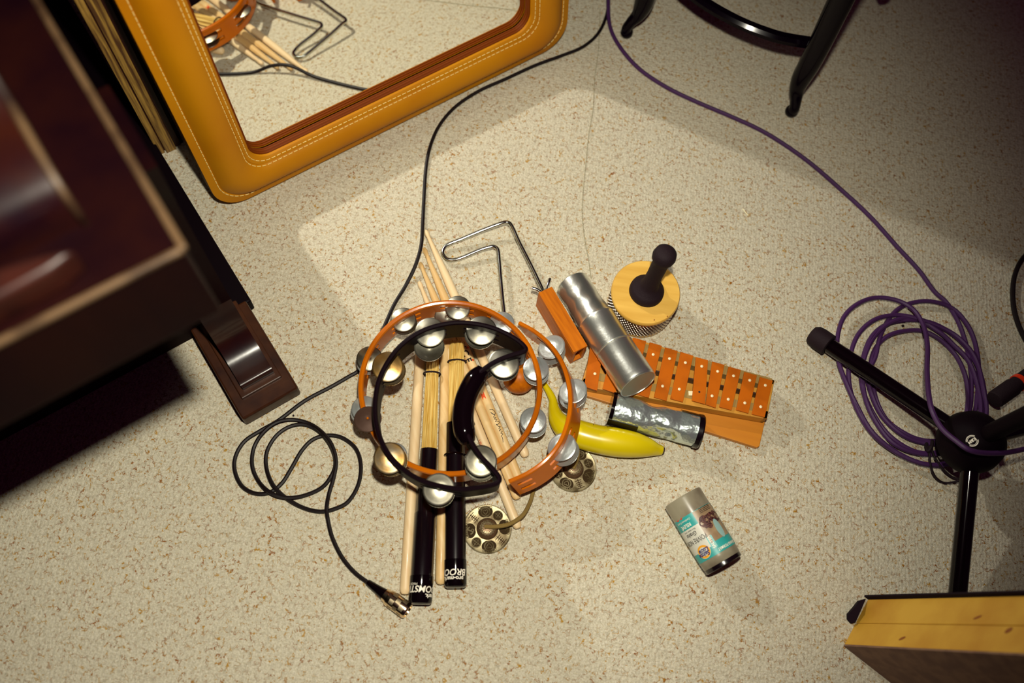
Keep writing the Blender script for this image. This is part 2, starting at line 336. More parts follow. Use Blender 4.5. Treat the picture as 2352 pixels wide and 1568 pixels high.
# ---------------------------------------------------------------- leaning mirror
def mirror():
    mu = (-V - (-V).dot(MN)*MN).normalized()             # along the bottom edge, to the right
    mv = MN.cross(mu)
    if mv.z < 0: mv = -mv
    p0 = MN*MD
    # corners of the outer hem and of the opening, read on the plane of the glass
    def loc(x, y, wz): q = ray_plane(x, y, p0+MN*wz, MN); return ((q-p0).dot(mu), (q-p0).dot(mv))
    WH = .012
    bl = loc(509, 487, WH); br = loc(1304, 62, WH); ol = loc(574, 345, .012); orr = loc(1205, 50, .012)
    x0, x1 = bl[0], br[0]; y0 = (loc(800, 345, WH)[1]+loc(620, 432, WH)[1])/2
    ix0 = (loc(470, 110, .012)[0]+loc(530, 240, .012)[0])/2; ix1 = loc(1217, 0, .012)[0]; iy0 = (loc(800, 262, .012)[1]+loc(1000, 163, .012)[1])/2
    # hem touches the carpet
    HGT = 1.15
    shape_bounce(ix0-.03, iy0-.03, ix1+.03, HGT+y0-.05)
    W = lambda x, y, z: p0+mu*x+mv*y+MN*z
    print('mirror', x0, x1, y0, ix0, ix1, iy0, 'z hem', W(x0, y0, 0).z, W(x1, y0, 0).z)
    root = thing('leather_framed_mirror', W((x0+x1)/2, y0, 0), 'large mirror in a padded tan leather frame with pale stitching, leaning back', 'mirror')
    def rr(xa, ya, xb, yb, r, n=10):
        out = []
        for cx, cy, a0 in ((xb-r, yb-r, 0), (xa+r, yb-r, 90), (xa+r, ya+r, 180), (xb-r, ya+r, 270)):
            for k in range(n+1):
                a = math.radians(a0+90*k/n); out.append((cx+r*math.cos(a), cy+r*math.sin(a)))
        return out
    top_in = HGT-.12+y0; top = HGT+y0
    prof = []     # (fraction from outer to inner, height above glass)
    outer = dict(xa=x0, ya=y0, xb=x1, yb=top); inner = dict(xa=ix0, ya=iy0, xb=ix1, yb=top_in)
    def ring(f): 
        return rr(*(outer[k]*(1-f)+inner[k]*f for k in ('xa', 'ya', 'xb', 'yb')), .048*(1-f)+.030*f)
    seq = [(0, -.018), (0, .006), (.01, .0115), (.17, .0135), (.185, .0125), (.21, .0150), (.28, .0205), (.38, .0265), (.5, .0300), (.62, .0300), (.74, .0275), (.84, .0228), (.862, .0205), (.875, .0212), (.985, .0175), (1.0, .0155), (1.0, .002)]
    g = G(); vs = []; n = len(ring(0))
    for f, z in seq: vs += [W(x, y, z) for x, y in ring(f)]
    K = len(seq)
    g.add(vs, [(i*n+k, i*n+(k+1) % n, (i+1)*n+(k+1) % n, (i+1)*n+k) for i in range(K-1) for k in range(n)])
    fr = obj('frame', g, M['leather'], root)
    # back board
    g = G(); g.prism([W(x, y, -.003) for x, y in ring(0)], [W(x, y, -.018) for x, y in ring(0)]); obj('back_board', g, M['black_fab'], root)
    # inner lip: three small steps of dark piping
    g = G()
    for z, r in ((.0125, .0016), (.0085, .0022), (.0042, .0020)): g.tube([W(x, y, z) for x, y in rr(ix0+.0012, iy0+.0012, ix1-.0012, top_in-.0012, .029)], r, 6, closed=True)
    obj('lip', g, M['lip'], root)
    g = G(); g.prism([W(x, y, 0) for x, y in rr(ix0-.01, iy0-.01, ix1+.01, top_in+.01, .035)], [W(x, y, -.0028) for x, y in rr(ix0-.01, iy0-.01, ix1+.01, top_in+.01, .035)])
    pane = obj('mirror_glass', g, M['mirror'], root, smooth=False)
    # stitches
    def stitch(f, z):
        pts = ring(f); g = G(); d = 0; P3 = [W(x, y, z) for x, y in pts]+[W(pts[0][0], pts[0][1], z)]
        on = True; st = .0062; gap = .0026; cur = 0
        for a, b in zip(P3, P3[1:]):
            L = (b-a).length; t = 0; dr = (b-a)/max(L, 1e-9)
            while t < L:
                s0 = t; 
                if on:
                    e = min(L, t+st-cur); g.tube([a+dr*s0, a+dr*e], .00068, 5)
                    cur += e-t; t = e
                    if cur >= st-1e-6: on = False; cur = 0
                else:
                    e = min(L, t+gap-cur); cur += e-t; t = e
                    if cur >= gap-1e-6: on = True; cur = 0
        obj('stitching', g, M['thread'], fr)
    stitch(.165, .0139); stitch(.845, .0226); stitch(.93, .0200)
    return root, pane
mirror_root, pane = mirror()

# the bounced flash comes off the glass: everything that is the glass, its backing and the wall behind does not block it
def setup_bounce():
    try:
        bl = bpy.data.collections.new('bounce_blockers')
        for o in list(S.objects):
            if o.type == 'MESH' and o.name.split('.')[0] in ('mirror_glass', 'back_board', 'wall_back', 'lip'):
                bl.objects.link(o)
        bounce.light_linking.blocker_collection = bl
        for co in bl.collection_objects: co.light_linking.link_state = 'EXCLUDE'
    except Exception as e: print('linking', e)
setup_bounce()

# ---------------------------------------------------------------- upright piano (left)
def Q(u, v, z): return U*u+V*v+UP*z
def piano():
    root = thing('upright_piano', Q(.46, .0, 0), 'dark stained upright piano with scroll leg and worn moulded edges, at left', 'piano')
    def bx(name, u0, u1, v0, v1, z0, z1, m, bevel=.003, par=None):
        g = G(); g.box(Q((u0+u1)/2, (v0+v1)/2, (z0+z1)/2), U*(u1-u0)/2, V*(v1-v0)/2, UP*(z1-z0)/2)
        return obj(name, g, m, par or root, smooth=False, bevel=bevel)
    # toe block with a routed step
    g = G()
    toe = [(.463, .006), (.468, 0), (.62, 0), (.62, .040), (.476, .040), (.463, .030)]
    g.prism([Q(u, -.030, z) for u, z in toe], [Q(u, .058, z) for u, z in toe]); t = obj('toe_block', g, M['piano_brown'], root, smooth=False, bevel=.003)
    g = G(); g.box(Q(.555, .013, .0415), U*.070, V*.031, UP*.0035); obj('plate', g, M['piano_brown'], t, smooth=False, bevel=.0015)
    # curved scroll leg
    prof = [(.495, .046), (.497, .057), (.515, .058), (.535, .062), (.552, .075), (.563, .095), (.570, .125), (.575, .17), (.572, .24), (.562, .33), (.545, .43), (.52, .5), (.50, .56)]
    pf = [Vector((a, b, 0)) for a, b in prof]; pf = [(p.x, p.y) for p in smooth_path(pf, 5)]
    back = [(.60, .56), (.62, .4), (.62, .2), (.61, .1), (.60, .045)]
    g = G(); full = pf+back
    g.prism([Q(u, -.012, z) for u, z in full], [Q(u, .036, z) for u, z in full]); g.m = [1 if sum(g.v[i].z for i in f)/len(f) > .15 else 0 for f in g.f]; obj('leg', g, [M['piano_gloss'], M['piano']], root)
    # low rail running back to the wall, side, lower panel
    bx('base_rail', .62, 1.31, -.037, .02, 0, .03, M['piano_rail'])
    bx('side_panel', .70, 1.31, .008, .04, 0, 1.0, M['piano_rail'])
    bx('lower_panel', .625, .70, .03, 1.45, 0.0, .55, M['piano'])
    # key bed
    fz = .655; c = P(425, 571, fz); u0 = c.dot(U); v0 = c.dot(V); print('keybed', u0, v0)
    bx('key_bed', u0, .72, v0+.0, 1.45, .545, fz, M['piano'], .004)
    # worn mouldings
    bx('edge_moulding', u0-.002, u0+.004, v0+.002, v0+.20, fz-.004, fz+.002, M['worn_edge'], .002)
    bx('edge_moulding', u0-.005, u0+.002, v0+.20, 1.45, fz-.005, fz+.002, M['worn_edge'], .002)
    bx('edge_moulding', u0, .70, v0-.002, v0+.004, fz-.004, fz+.002, M['worn_edge'], .002)
    # scroll arm above the key bed
    s = [(u0+.055, fz), (u0+.060, fz+.03), (u0+.085, fz+.045), (u0+.13, fz+.052), (u0+.165, fz+.075), (u0+.185, fz+.115), (u0+.20, fz+.16), (u0+.24, fz+.19), (u0+.33, fz+.2)]
    sp = [(p.x, p.y) for p in smooth_path([Vector((a, b, 0)) for a, b in s], 6)]+[(u0+.33, fz)]
    g = G(); g.prism([Q(u, v0+.050, z) for u, z in sp], [Q(u, v0+.145, z) for u, z in sp]); arm = obj('scroll_arm', g, M['piano_gloss'], root)
    g = G(); g.tube([Q(u, v0+.050, z) for u, z in sp[:-1]], .003, 6); obj('worn_edge', g, M['worn_edge'], arm)
    g = G(); kb = [P(x, y, fz+.03) for x, y in ((-90, 640), (60, 590), (172, 568), (110, 622), (0, 682), (-90, 725))]
    g.prism([Vector((p.x, p.y, fz)) for p in kb], kb); obj('highlight_block', g, M['highlight_block'], root, bevel=.004)  # added block whose warm colour stands in for a highlight on the scroll
    bx('key_slip', u0+.03, u0+.05, v0+.15, 1.45, fz, fz+.035, M['piano'], .003)
    bx('fall_board', u0+.20, u0+.25, v0+.145, 1.4, fz, fz+.25, M['piano'], .006)
    bx('upper_panel', .66, .74, v0+.04, 1.45, fz, 1.0, M['piano'])
piano()

# golden grained board between piano and mirror
def plank():
    a = P(366, 357, 0); b = P(424, 330, 0); root = thing('narrow_wooden_board', a, 'tall narrow golden grained wooden board standing between piano and mirror', 'board')
    up = Vector((0, 0, 1)); d = (b-a).normalized(); nn = U*.02
    def seg(name, f0, f1, m, off=0):
        g = G(); p = a+(b-a)*f0+U*off; q = a+(b-a)*f1+U*off
        g.prism([p, q, q+nn, p+nn], [x+up*1.1 for x in (p, q, q+nn, p+nn)]); return obj(name, g, m, root, smooth=False, bevel=.001)
    seg('face', 0, .24, M['gold_wood']); seg('groove', .24, .28, M['brown_trim'], .004); seg('moulding', .28, .66, M['gold_wood'], -.003)
    seg('edge_strip', .66, .88, M['brown_trim'], .001); seg('edge_strip', .88, 1.0, M['piano_rail'], .003)
plank()

# ---------------------------------------------------------------- cables
def crop(pts, s, ox, oy): return [((p[0]/s+ox), (p[1]/s+oy))+tuple(p[2:]) for p in pts]
def cable_pts(pts, z=.0036, n=6):
    return smooth_path([P(p[0], p[1], p[2] if len(p) > 2 else z) for p in pts], n)
def black_cable():
    a = [(1398, -70), (1397, 0), (1393, 35), (1375, 75), (1340, 107), (1290, 128), (1230, 150), (1160, 182), (1100, 209), (1045, 246), (1008, 290), (987, 340), (978, 390), (974, 450), (971, 510, .006), (968, 560, .017), (955, 607, .014), (932, 655), (905, 700), (880, 755), (855, 805), (826, 848), (800, 865), (760, 888), (700, 920)]
    b = crop([(380, 75), (250, 150), (130, 230), (65, 340), (62, 450), (115, 555), (210, 605), (310, 598), (400, 530), (470, 420), (540, 300), (620, 218), (720, 187), (830, 202), (930, 280), (968, 400), (950, 540), (880, 660), (790, 712), (680, 735), (560, 710), (440, 645, .006), (340, 550, .008), (290, 430), (290, 310), (350, 200), (440, 130), (545, 107), (640, 140), (715, 205, .009), (765, 290, .008), (785, 380, .006), (762, 465, .007), (690, 560), (560, 620), (430, 635, .008), (315, 598, .011), (230, 515), (185, 400), (200, 270), (270, 160, .008), (370, 90, .008), (490, 75), (610, 108), (705, 180, .013), (765, 270, .013), (790, 380, .011), (770, 500, .009), (738, 610, .006), (722, 710, .009), (732, 800), (762, 920), (830, 1060), (920, 1170), (1015, 1243)], 3.136, 520, 940)
    root = thing('black_cable', P(900, 1350, 0), 'long thin black cable looping over the carpet and ending in a silver plug', 'cable')
    pts = cable_pts(a+b, .0036)
    g = G(); g.tube(pts, .0029, 8); obj('cord', g, M['black_cable'], root)
    e = pts[-1]; f = P(937, 1404, .0095); d = (f-e).normalized(); L = (f-e).length
    g = G(); g.lathe(e, f, [(0, .0035), (.001, .0044), (L*.28, .0062), (L*.42, .0078), (L*.46, .0078)], 16); bt = obj('strain_relief', g, M['black_gloss'], root)
    s = e+d*(L*.43)
    k = L*.57
    g = G(); g.lathe(s, f, [(0, .0085), (k*.14, .0092), (k*.145, .0105), (k*.2, .0112), (k*.94, .0112), (k*.97, .0108), (k, .0100), (k, .0085), (k-.004, .008)], 28, cap=False)
    sh = obj('plug', g, M['nickel'], root)
    g = G()
    x = (UP-UP.dot(d)*d).normalized(); y = d.cross(x)
    for i in range(3):
        for j in range(6):
            a0 = 2*PI*(j+.5*(i % 2))/6; t0 = k*(.30+.2*i); 
            vs = []
            for tt in (t0, t0+k*.17):
                for q in range(5):
                    an = a0+q/4*.55; vs.append(s+d*tt+(x*math.cos(an)+y*math.sin(an))*.01145)
            g.add(vs, [(q, q+1, 6+q, 5+q) for q in range(4)])
    obj('knurling', g, M['knurl'], sh)
black_cable()
def purple_cable():
    a = [(1399, -70, .009), (1397, 0, .009), (1401, 60), (1424, 108), (1468, 158), (1530, 200), (1600, 234), (1680, 268), (1760, 306), (1850, 366), (1930, 434), (2000, 499), (2060, 566), (2110, 620), (2145, 668)]
    c = crop([(1060, 210), (1130, 320), (1180, 450), (1213, 600), (1225, 750), (1212, 920), (1150, 1060), (1030, 1110), (900, 1108), (780, 1060), (670, 975), (605, 850), (580, 720), (570, 590), (620, 480), (720, 412), (880, 393), (1000, 440), (1110, 540), (1175, 660), (1200, 780), (1195, 920), (1140, 1080), (1020, 1130), (880, 1120), (760, 1065), (640, 950), (570, 800), (548, 680), (600, 560), (630, 430), (700, 300), (800, 225), (950, 203), (1100, 250), (1200, 360), (1252, 490), (1272, 640), (1265, 800), (1240, 950), (1150, 1130), (1000, 1190), (850, 1180), (690, 1080), (580, 930), (515, 770), (510, 610), (570, 440), (680, 350), (830, 325), (980, 350), (1130, 440), (1230, 560), (1290, 700), (1315, 850), (1310, 960), (1230, 1130), (1100, 1185), (900, 1200), (730, 1140), (620, 1020), (540, 860), (515, 700), (530, 560), (600, 420), (720, 330), (860, 320), (1010, 400), (1100, 480), (1210, 600), (1270, 780), (1285, 950), (1230, 1200), (1100, 1262), (950, 1270), (780, 1215), (600, 1090), (490, 930), (430, 760), (430, 590), (480, 430), (590, 325), (740, 293), (900, 325), (1080, 400), (1190, 490), (1260, 600), (1300, 760), (1320, 950), (1240, 1180), (1080, 1255), (920, 1265), (740, 1190), (580, 1060), (480, 890), (410, 740), (360, 600), (350, 450), (390, 310), (480, 222), (600, 180), (740, 198)], 2.84, 1800, 620)
    n = len(c); c = [(x, y, .005+.0100*i/n+.002*(i % 2)) for i, (x, y) in enumerate(c)]
    e = crop([(850, 262, .022), (915, 370, .035), (938, 500, .055), (935, 650, .085), (945, 800, .112), (970, 920, .125), (1030, 1030, .13), (1120, 1110, .135), (1230, 1180, .138), (1400, 1195, .12), (1568, 1168, .10), (1750, 1120, .06)], 2.84, 1800, 620)
    g = G(); g.tube(cable_pts(a+c+e, .0040, 5), .0036, 8)
    root = thing('purple_cable', P(2100, 1000, 0), 'purple cable sweeping across the carpet into a coil under the tripod stand', 'cable')
    obj('cord', g, M['purple_cable'], root)
    g = G()
    g.tube(cable_pts(crop([(940, 1150, .02), (950, 1200, .022), (960, 1280, .018), (990, 1350, .012), (1050, 1387, .01), (1150, 1375, .02)], 2.84, 1800, 620)), .0017, 6)
    g.tube(cable_pts(crop([(965, 1160, .02), (985, 1220, .02), (1040, 1300, .016), (1100, 1350, .012), (1150, 1362, .015)], 2.84, 1800, 620)), .0017, 6)
    g.tube(cable_pts(crop([(935, 1120, .004), (930, 1150, .018), (945, 1180, .024), (965, 1150, .025), (970, 1115, .012)], 2.84, 1800, 620)), .0026, 6)
    obj('tie', g, M['black_matte'], root)
purple_cable()
def edge_cable():
    g = G(); g.tube(cable_pts([(2420, 520), (2375, 565), (2345, 600), (2330, 635), (2326, 675), (2330, 715), (2343, 755), (2365, 795), (2400, 830)], .005), .0040, 8)
    tag(obj('black_cable', g, M['black_cable'], origin=P(2352, 700, 0)), 'black cable curving in at the right edge above the tripod', 'cable')
    a = P(2283, 919, .035); b = P(2440, 808, .035); d = (b-a).normalized(); L = (b-a).length
    root = thing('black_tubular_connector', P(2300, 905, 0), 'black tubular connector with an orange red band beside the tripod hub', 'connector')
    g = G(); g.lathe(a, b, [(-.0, .008), (.001, .0125), (.004, .0135), (.040, .0135), (.041, .0120), (L, .0120)], 28); obj('body', g, M['black_matte'], root)
    g = G(); g.lathe(a+d*.050, b, [(0, .0118), (.0003, .0134), (.0068, .0134), (.0072, .0118)], 28, cap=False); obj('band', g, M['red_band'], root)
    g = G(); g.tube(smooth_path([b-d*.005, b+d*.06-UP*.01, b+d*.14-UP*.028], 5), .004, 8); obj('cord', g, M['black_cable'], root)
edge_cable()
g = G(); g.tube(cable_pts([(1378, 20), (1377, 60), (1374, 120), (1366, 180), (1362, 250), (1352, 310), (1346, 370), (1340, 430), (1337, 490), (1343, 550), (1352, 600), (1358, 640)], .0012), .00042, 5)
tag(obj('thin_thread', g, M['hair'], origin=P(1350, 400, 0)), 'hair thin grey thread lying on the carpet above the silver shaker', 'thread')
g = G(); g.tube(cable_pts([(1706, 479), (1711, 486), (1714, 490), (1719, 494)], .0022), .0008, 5)
tag(obj('lint', g, M['lint'], origin=P(1712, 487, 0)), 'tiny white scrap of lint on bare carpet below the stool', 'lint')

for x, y, r_, lb in ((674, 954, .0016, 'tiny black speck on the carpet below the piano foot'), (2074, 748, .0022, 'tiny black speck inside the purple cable coil')):
    g = G(); g.ball(P(x, y, .002), r_, n=8, k=6); tag(obj('speck', g, M['black_matte'], origin=P(x, y, 0)), lb, 'speck')

# ---------------------------------------------------------------- tambourines
def jingle_geo(r, s=1):
    return [(0, r), (.0004, r), (.0010, r*.95), (.0013, r*.88), (.0019, r*.75), (.0027, r*.6), (.0033, r*.45), (.0037, r*.28), (.0038, r*.14), (.0034, r*.08), (.0034, 1e-6)]
class Tamb:
    def __init__(s, name, pts, p0, n, h, t, label, fmat, closed, smoothn=6):
        s.p0, s.n, s.h, s.t, s.fmat, s.closed = p0, n.normalized(), h, t, fmat, closed
        P3 = [ray_plane(x, y, p0, s.n) for x, y in pts]
        s.path = smooth_path(P3, smoothn, closed)
        c = sum(P3, Vector())/len(P3)
        s.root = thing(name, c-s.n*h, label, 'tambourine'); s.slots = []
        s.pos = []
    def jingle(s, x, y, r=.0195, m='jingle_dull', m2=None, gap=.0065, zmid=None, only=None, slotw=None, low=(0, -.003, 0)):
        zmid = -s.h*.52 if zmid is None else zmid
        q = ray_plane(x, y, s.p0+s.n*zmid, s.n)-s.n*zmid
        # centre it on the wall
        k = min(range(len(s.path)), key=lambda i: (s.path[i]-q).length); c = s.path[k]
        s.pos.append((c, r, m, m2, gap, zmid, only, low)); s.slots.append((c, (slotw or r*(1.42 if s.fmat is M['orange_plastic'] else 1.2)), zmid, gap))
    def build(s):
        n, h, t = s.n, s.h, s.t; path = s.path; N = len(path)
        nor = []
        for i in range(N):
            a = path[(i+1) % N] if s.closed or i < N-1 else path[i]; b = path[i-1] if s.closed or i > 0 else path[i]
            nor.append(n.cross((a-b).normalized()).normalized())
        zmid = s.slots[0][2]; gap = s.slots[0][3]
        zb = [0, zmid+gap+.0042, zmid+gap-.0022, zmid-gap+.0022, zmid-gap-.0042, -h]
        g = G()
        for i in range(N if s.closed else N-1):
            j = (i+1) % N; mid = (path[i]+path[j])/2
            inslot = any((mid-c).length < w_ for c, w_, _, _ in s.slots)
            for L in range(5):
                if inslot and L in (1, 3): continue
                z0, z1 = zb[L], zb[L+1]
                if L == 0: z0 = -.002
                vs = [path[i]+nor[i]*t/2+n*z0, path[j]+nor[j]*t/2+n*z0, path[j]-nor[j]*t/2+n*z0, path[i]-nor[i]*t/2+n*z0]
                g.prism(vs, [v+n*(z1-z0) for v in vs])
        g.tube([p-n*.0028 for p in path], t/2+.0009, 8, closed=s.closed)
        g.tube([p-n*(h-.002) for p in path], t/2+.0002, 6, closed=s.closed)
        s.frame = obj('frame', g, s.fmat, s.root)
        bm = bmesh.new(); bm.from_mesh(s.frame.data); bmesh.ops.remove_doubles(bm, verts=bm.verts, dist=.00005); bm.to_mesh(s.frame.data); bm.free()
        for c, r, m, m2, gap, zm, only, low in s.pos:
            for sg in (1, -1):
                if only and only != sg: continue
                tilt = n+Vector((random.uniform(-.05, .05), random.uniform(-.05, .05), 0)); tilt.normalize()
                jit = Vector((random.uniform(-.0015, .0015), random.uniform(-.0015, .0015), 0)) + (Vector(low) if sg < 0 else Vector())
                a = c+n*(zm+sg*(gap-.0015))+jit
                g = G(); g.lathe(a, a+tilt*sg, [(tz, rr_) for tz, rr_ in jingle_geo(r)], 32, cap=False)
                o = obj('jingle', g, M[m2 if (m2 and sg < 0) else m], s.root)
                sm = o.modifiers.new('solid', 'SOLIDIFY'); sm.thickness = .0006
            g = G(); g.cyl(c+n*(zm+gap+.006), c+n*(zm-gap-.006), .0011, 8); obj('pin', g, M['steel'], s.root)
        return s

def ellipse_px(cx, cy, rx, ry, n=40, a0=0, a1=360, rot=0):
    out = []
    for k in range(n):
        a = math.radians(a0+(a1-a0)*k/(n if a1-a0 == 360 else n-1)); x = rx*math.cos(a); y = -ry*math.sin(a)
        out.append((cx+x*math.cos(rot)-y*math.sin(rot), cy+x*math.sin(rot)+y*math.cos(rot)))
    return out
# big orange ring
T1 = Tamb('orange_round_tambourine', ellipse_px(1034, 890, 206, 197), P(1034, 890, .074), Vector((-.03, -.01, 1)), .042, .0060,
          'round glossy orange tambourine lying on the drumsticks, pale jingles all round', M['orange_plastic'], True, 4)
for x, y, m, m2 in ((1048, 712, 'jingle_dull', None), (1163, 738, 'jingle_bright', None), (1228, 852, 'jingle_bright', None), (1221, 965, 'jingle_bright', None),
                    (935, 748, 'jingle_dull', None), (855, 830, 'jingle_dull', 'jingle_bright'), (833, 938, 'jingle_bright', None), (905, 1050, 'jingle_bright', None)):
    T1.jingle(x, y, .0185, m, m2, low=(-.014, -.012, 0) if x == 1048 else (0, -.003, 0))
T1.build()
_c = P(845, 962, .0745); g = G(); g.lathe(_c, _c+Vector((-.05, .1, 1)), [(tz, q) for tz, q in jingle_geo(.0188)], 32, cap=False); _j = obj('jingle', g, M['jingle_dark'], T1.root); _j.modifiers.new('solid', 'SOLIDIFY').thickness = .0006
g = G(); g.ball(_c+Vector((0, 0, .0040)), .0018, n=10, k=6); obj('rivet', g, M['orange_plastic'], _j)
# orange crescent, tipped outwards
nC = (UP+Vector((-.44, .20, 0))).normalized()
T2 = Tamb('orange_crescent_tambourine', [(1192, 740), (1228, 760), (1262, 790), (1289, 830), (1304, 875), (1309, 925), (1302, 970), (1284, 1015), (1253, 1054), (1212, 1084), (1168, 1104)],
          P(1300, 940, .088), nC, .044, .0050, 'curved orange half tambourine tipped outwards, standing beside the yellow banana', M['orange_plastic'], False, 6)
for x, y in ((1270, 797), (1312, 905), (1284, 1025)):
    T2.jingle(x, y, .0205, 'jingle_bright')
T2.slots.append((ray_plane(1196, 1091, T2.p0, nC), .012, -T2.h*.52, .0065)); T2.build()
# black crescent
nB = (UP+Vector((.0, -.06, 0))).normalized()
outer = [(1207, 797), (1188, 779), (1150, 758), (1105, 744), (1055, 739), (1005, 746), (960, 763), (920, 792), (890, 830), (870, 872), (862, 915), (862, 960), (872, 1003), (893, 1043), (925, 1076), (965, 1101), (1010, 1115), (1060, 1122), (1108, 1117), (1140, 1109), (1147, 1096)]
inner = [(1130, 1074), (1103, 1045), (1082, 1012), (1068, 980), (1063, 945), (1068, 912), (1083, 880), (1106, 851), (1138, 829), (1172, 815), (1202, 806)]
T3 = Tamb('black_crescent_tambourine', outer+inner, P(1000, 930, .135), nB, .057, .0048, 'black crescent tambourine with a padded grip, topmost of the three tambourines', M['black_rim'], True, 5)
for x, y, m in ((990, 780, 'jingle_dull'), (1100, 772, 'jingle_dull'), (908, 850, 'jingle_brown'), (1155, 838, 'jingle_dull'), (1100, 1066, 'jingle_dull'), (1015, 1118, 'jingle_dull'), (900, 1055, 'jingle_brown')):
    T3.jingle(x, y, .0210, m, None, .0080, low=(0, -.016, 0) if x == 990 else (0, -.003, 0))
T3.build()
g = G(); hp = smooth_path([ray_plane(x, y, T3.p0-nB*.012, nB) for x, y in ((1110, 850), (1088, 877), (1071, 912), (1064, 948), (1066, 985), (1076, 1016))], 6)
rs = [.0090+.0052*min(1, math.sin(PI*min(1, max(.02, i/(len(hp)-1))))*2.2) for i in range(len(hp))]
g.tube(hp, rs, 16); obj('grip', g, M['black_gloss'], T3.root)

# ---------------------------------------------------------------- drumsticks
def stick(tip, butt, r, m, label, zt=.0066, zb=.0068, name='drumstick', acorn=True):
    a = P(tip[0], tip[1], zt); b = P(butt[0], butt[1], zb); L = (b-a).length
    root = thing(name, b, label, 'drumstick')
    pr = [(0, 1e-6), (.001, .0022), (.004, .0036), (.008, .0040), (.012, .0034), (.014, .0029), (.06, r*.78), (.10, r), (L-.008, r), (L-.004, r*.9), (L-.001, r*.6), (L, 1e-6)]
    if not acorn: pr = [(0, 1e-6), (.001, r*.6), (.004, r*.9), (.008, r), (L-.008, r), (L-.004, r*.9), (L-.001, r*.6), (L, 1e-6)]
    g = G(); g.lathe(a, b, pr, 24, cap=False)
    tip_g = G(); 
    obj('shaft', g, m, root)
    return root, a, b, r
def stick_text(root, a, b, r, body, t, size, m, ang=0, flip=1, shear=0, side=1, bold=0):
    d = (b-a).normalized()*flip; x = (UP-UP.dot(d)*d).normalized(); y = d.cross(x)
    o = (a if flip > 0 else b)
    def f(px, py):
        an = ang+side*py/r; return o+d*(t+px)+(x*math.cos(an)+y*math.sin(an))*(r+.00025)
    g = text_geo(body, size, f, shear=shear, bold=bold); obj('lettering', g, M[m], root)
s1 = stick((977, 528), (1209, 1050), .0068, M['stick_light'], 'pale drumstick, rightmost of the four slanting under the tambourines')
s2 = stick((973, 568), (1196, 1110), .0068, M['stick'], 'drumstick with a black ink signature, second from the right of the four slanting ones')
s3 = stick((964, 602), (1190, 1147), .0068, M['stick'], 'plain drumstick between the signed one and the one printed near the grip', )
s4 = stick((962, 646), (1191, 1214), .0068, M['stick_light'], 'drumstick with small black and red print, longest reach down towards the brass cymbal')
S5 = stick((968, 770), (930, 1366), .0076, M['stick_light'], 'straight drumstick at the left of the broomsticks', zb=.0076, acorn=False)
S6 = stick((1024, 776), (1012, 1343), .0076, M['stick'], 'straight drumstick lying between the two broomsticks', zb=.0078, acorn=False)
L2 = (s2[2]-s2[1]).length
stick_text(*s2, 'VIC F', .190, .0135, 'ink', ang=1.15, side=-1, bold=.0004)
stick_text(*s2, '.   .', .194, .02, 'red_ink', ang=-.35, side=-1, bold=.0006)
stick_text(*s2, '-', .262, .035, 'red_ink', ang=1.6, side=-1, bold=.0012)
def signature():
    root, a, b, r = s2; d = (b-a).normalized(); x = (UP-UP.dot(d)*d).normalized(); y = d.cross(x)
    g = G(); pts = []
    for px, py in ((0, -3), (2, 2), (6, 4), (9, 2), (7, -1), (4, -3), (8, -1), (10, 2), (12, -2), (14, 2), (15, -2), (17, 2), (19, -2), (20, 3), (22, 4), (24, 0), (23, -2), (27, 0), (28, 3), (30, -1), (32, 2), (33, -2), (35, 3), (37, -1), (39, 2), (41, -2), (44, -1), (50, -3)):
        an = -py*.0009/r-.1; pts.append(a+d*(.285+px*.00105)+(x*math.cos(an)+y*math.sin(an))*(r+.0001))
    g.tube(smooth_path(pts, 3), .00042, 5); obj('signature', g, M['ink'], root)
signature()
stick_text(*s4, 'RTHUR', .232, .0095, 'ink', ang=1.35, side=-1, bold=.0004)
stick_text(*s4, '.', .222, .022, 'red_ink', ang=.5, side=-1, bold=.0006)
stick_text(*s4, 'USA-', .275, .006, 'red_ink', ang=1.2, side=-1, bold=.0001)

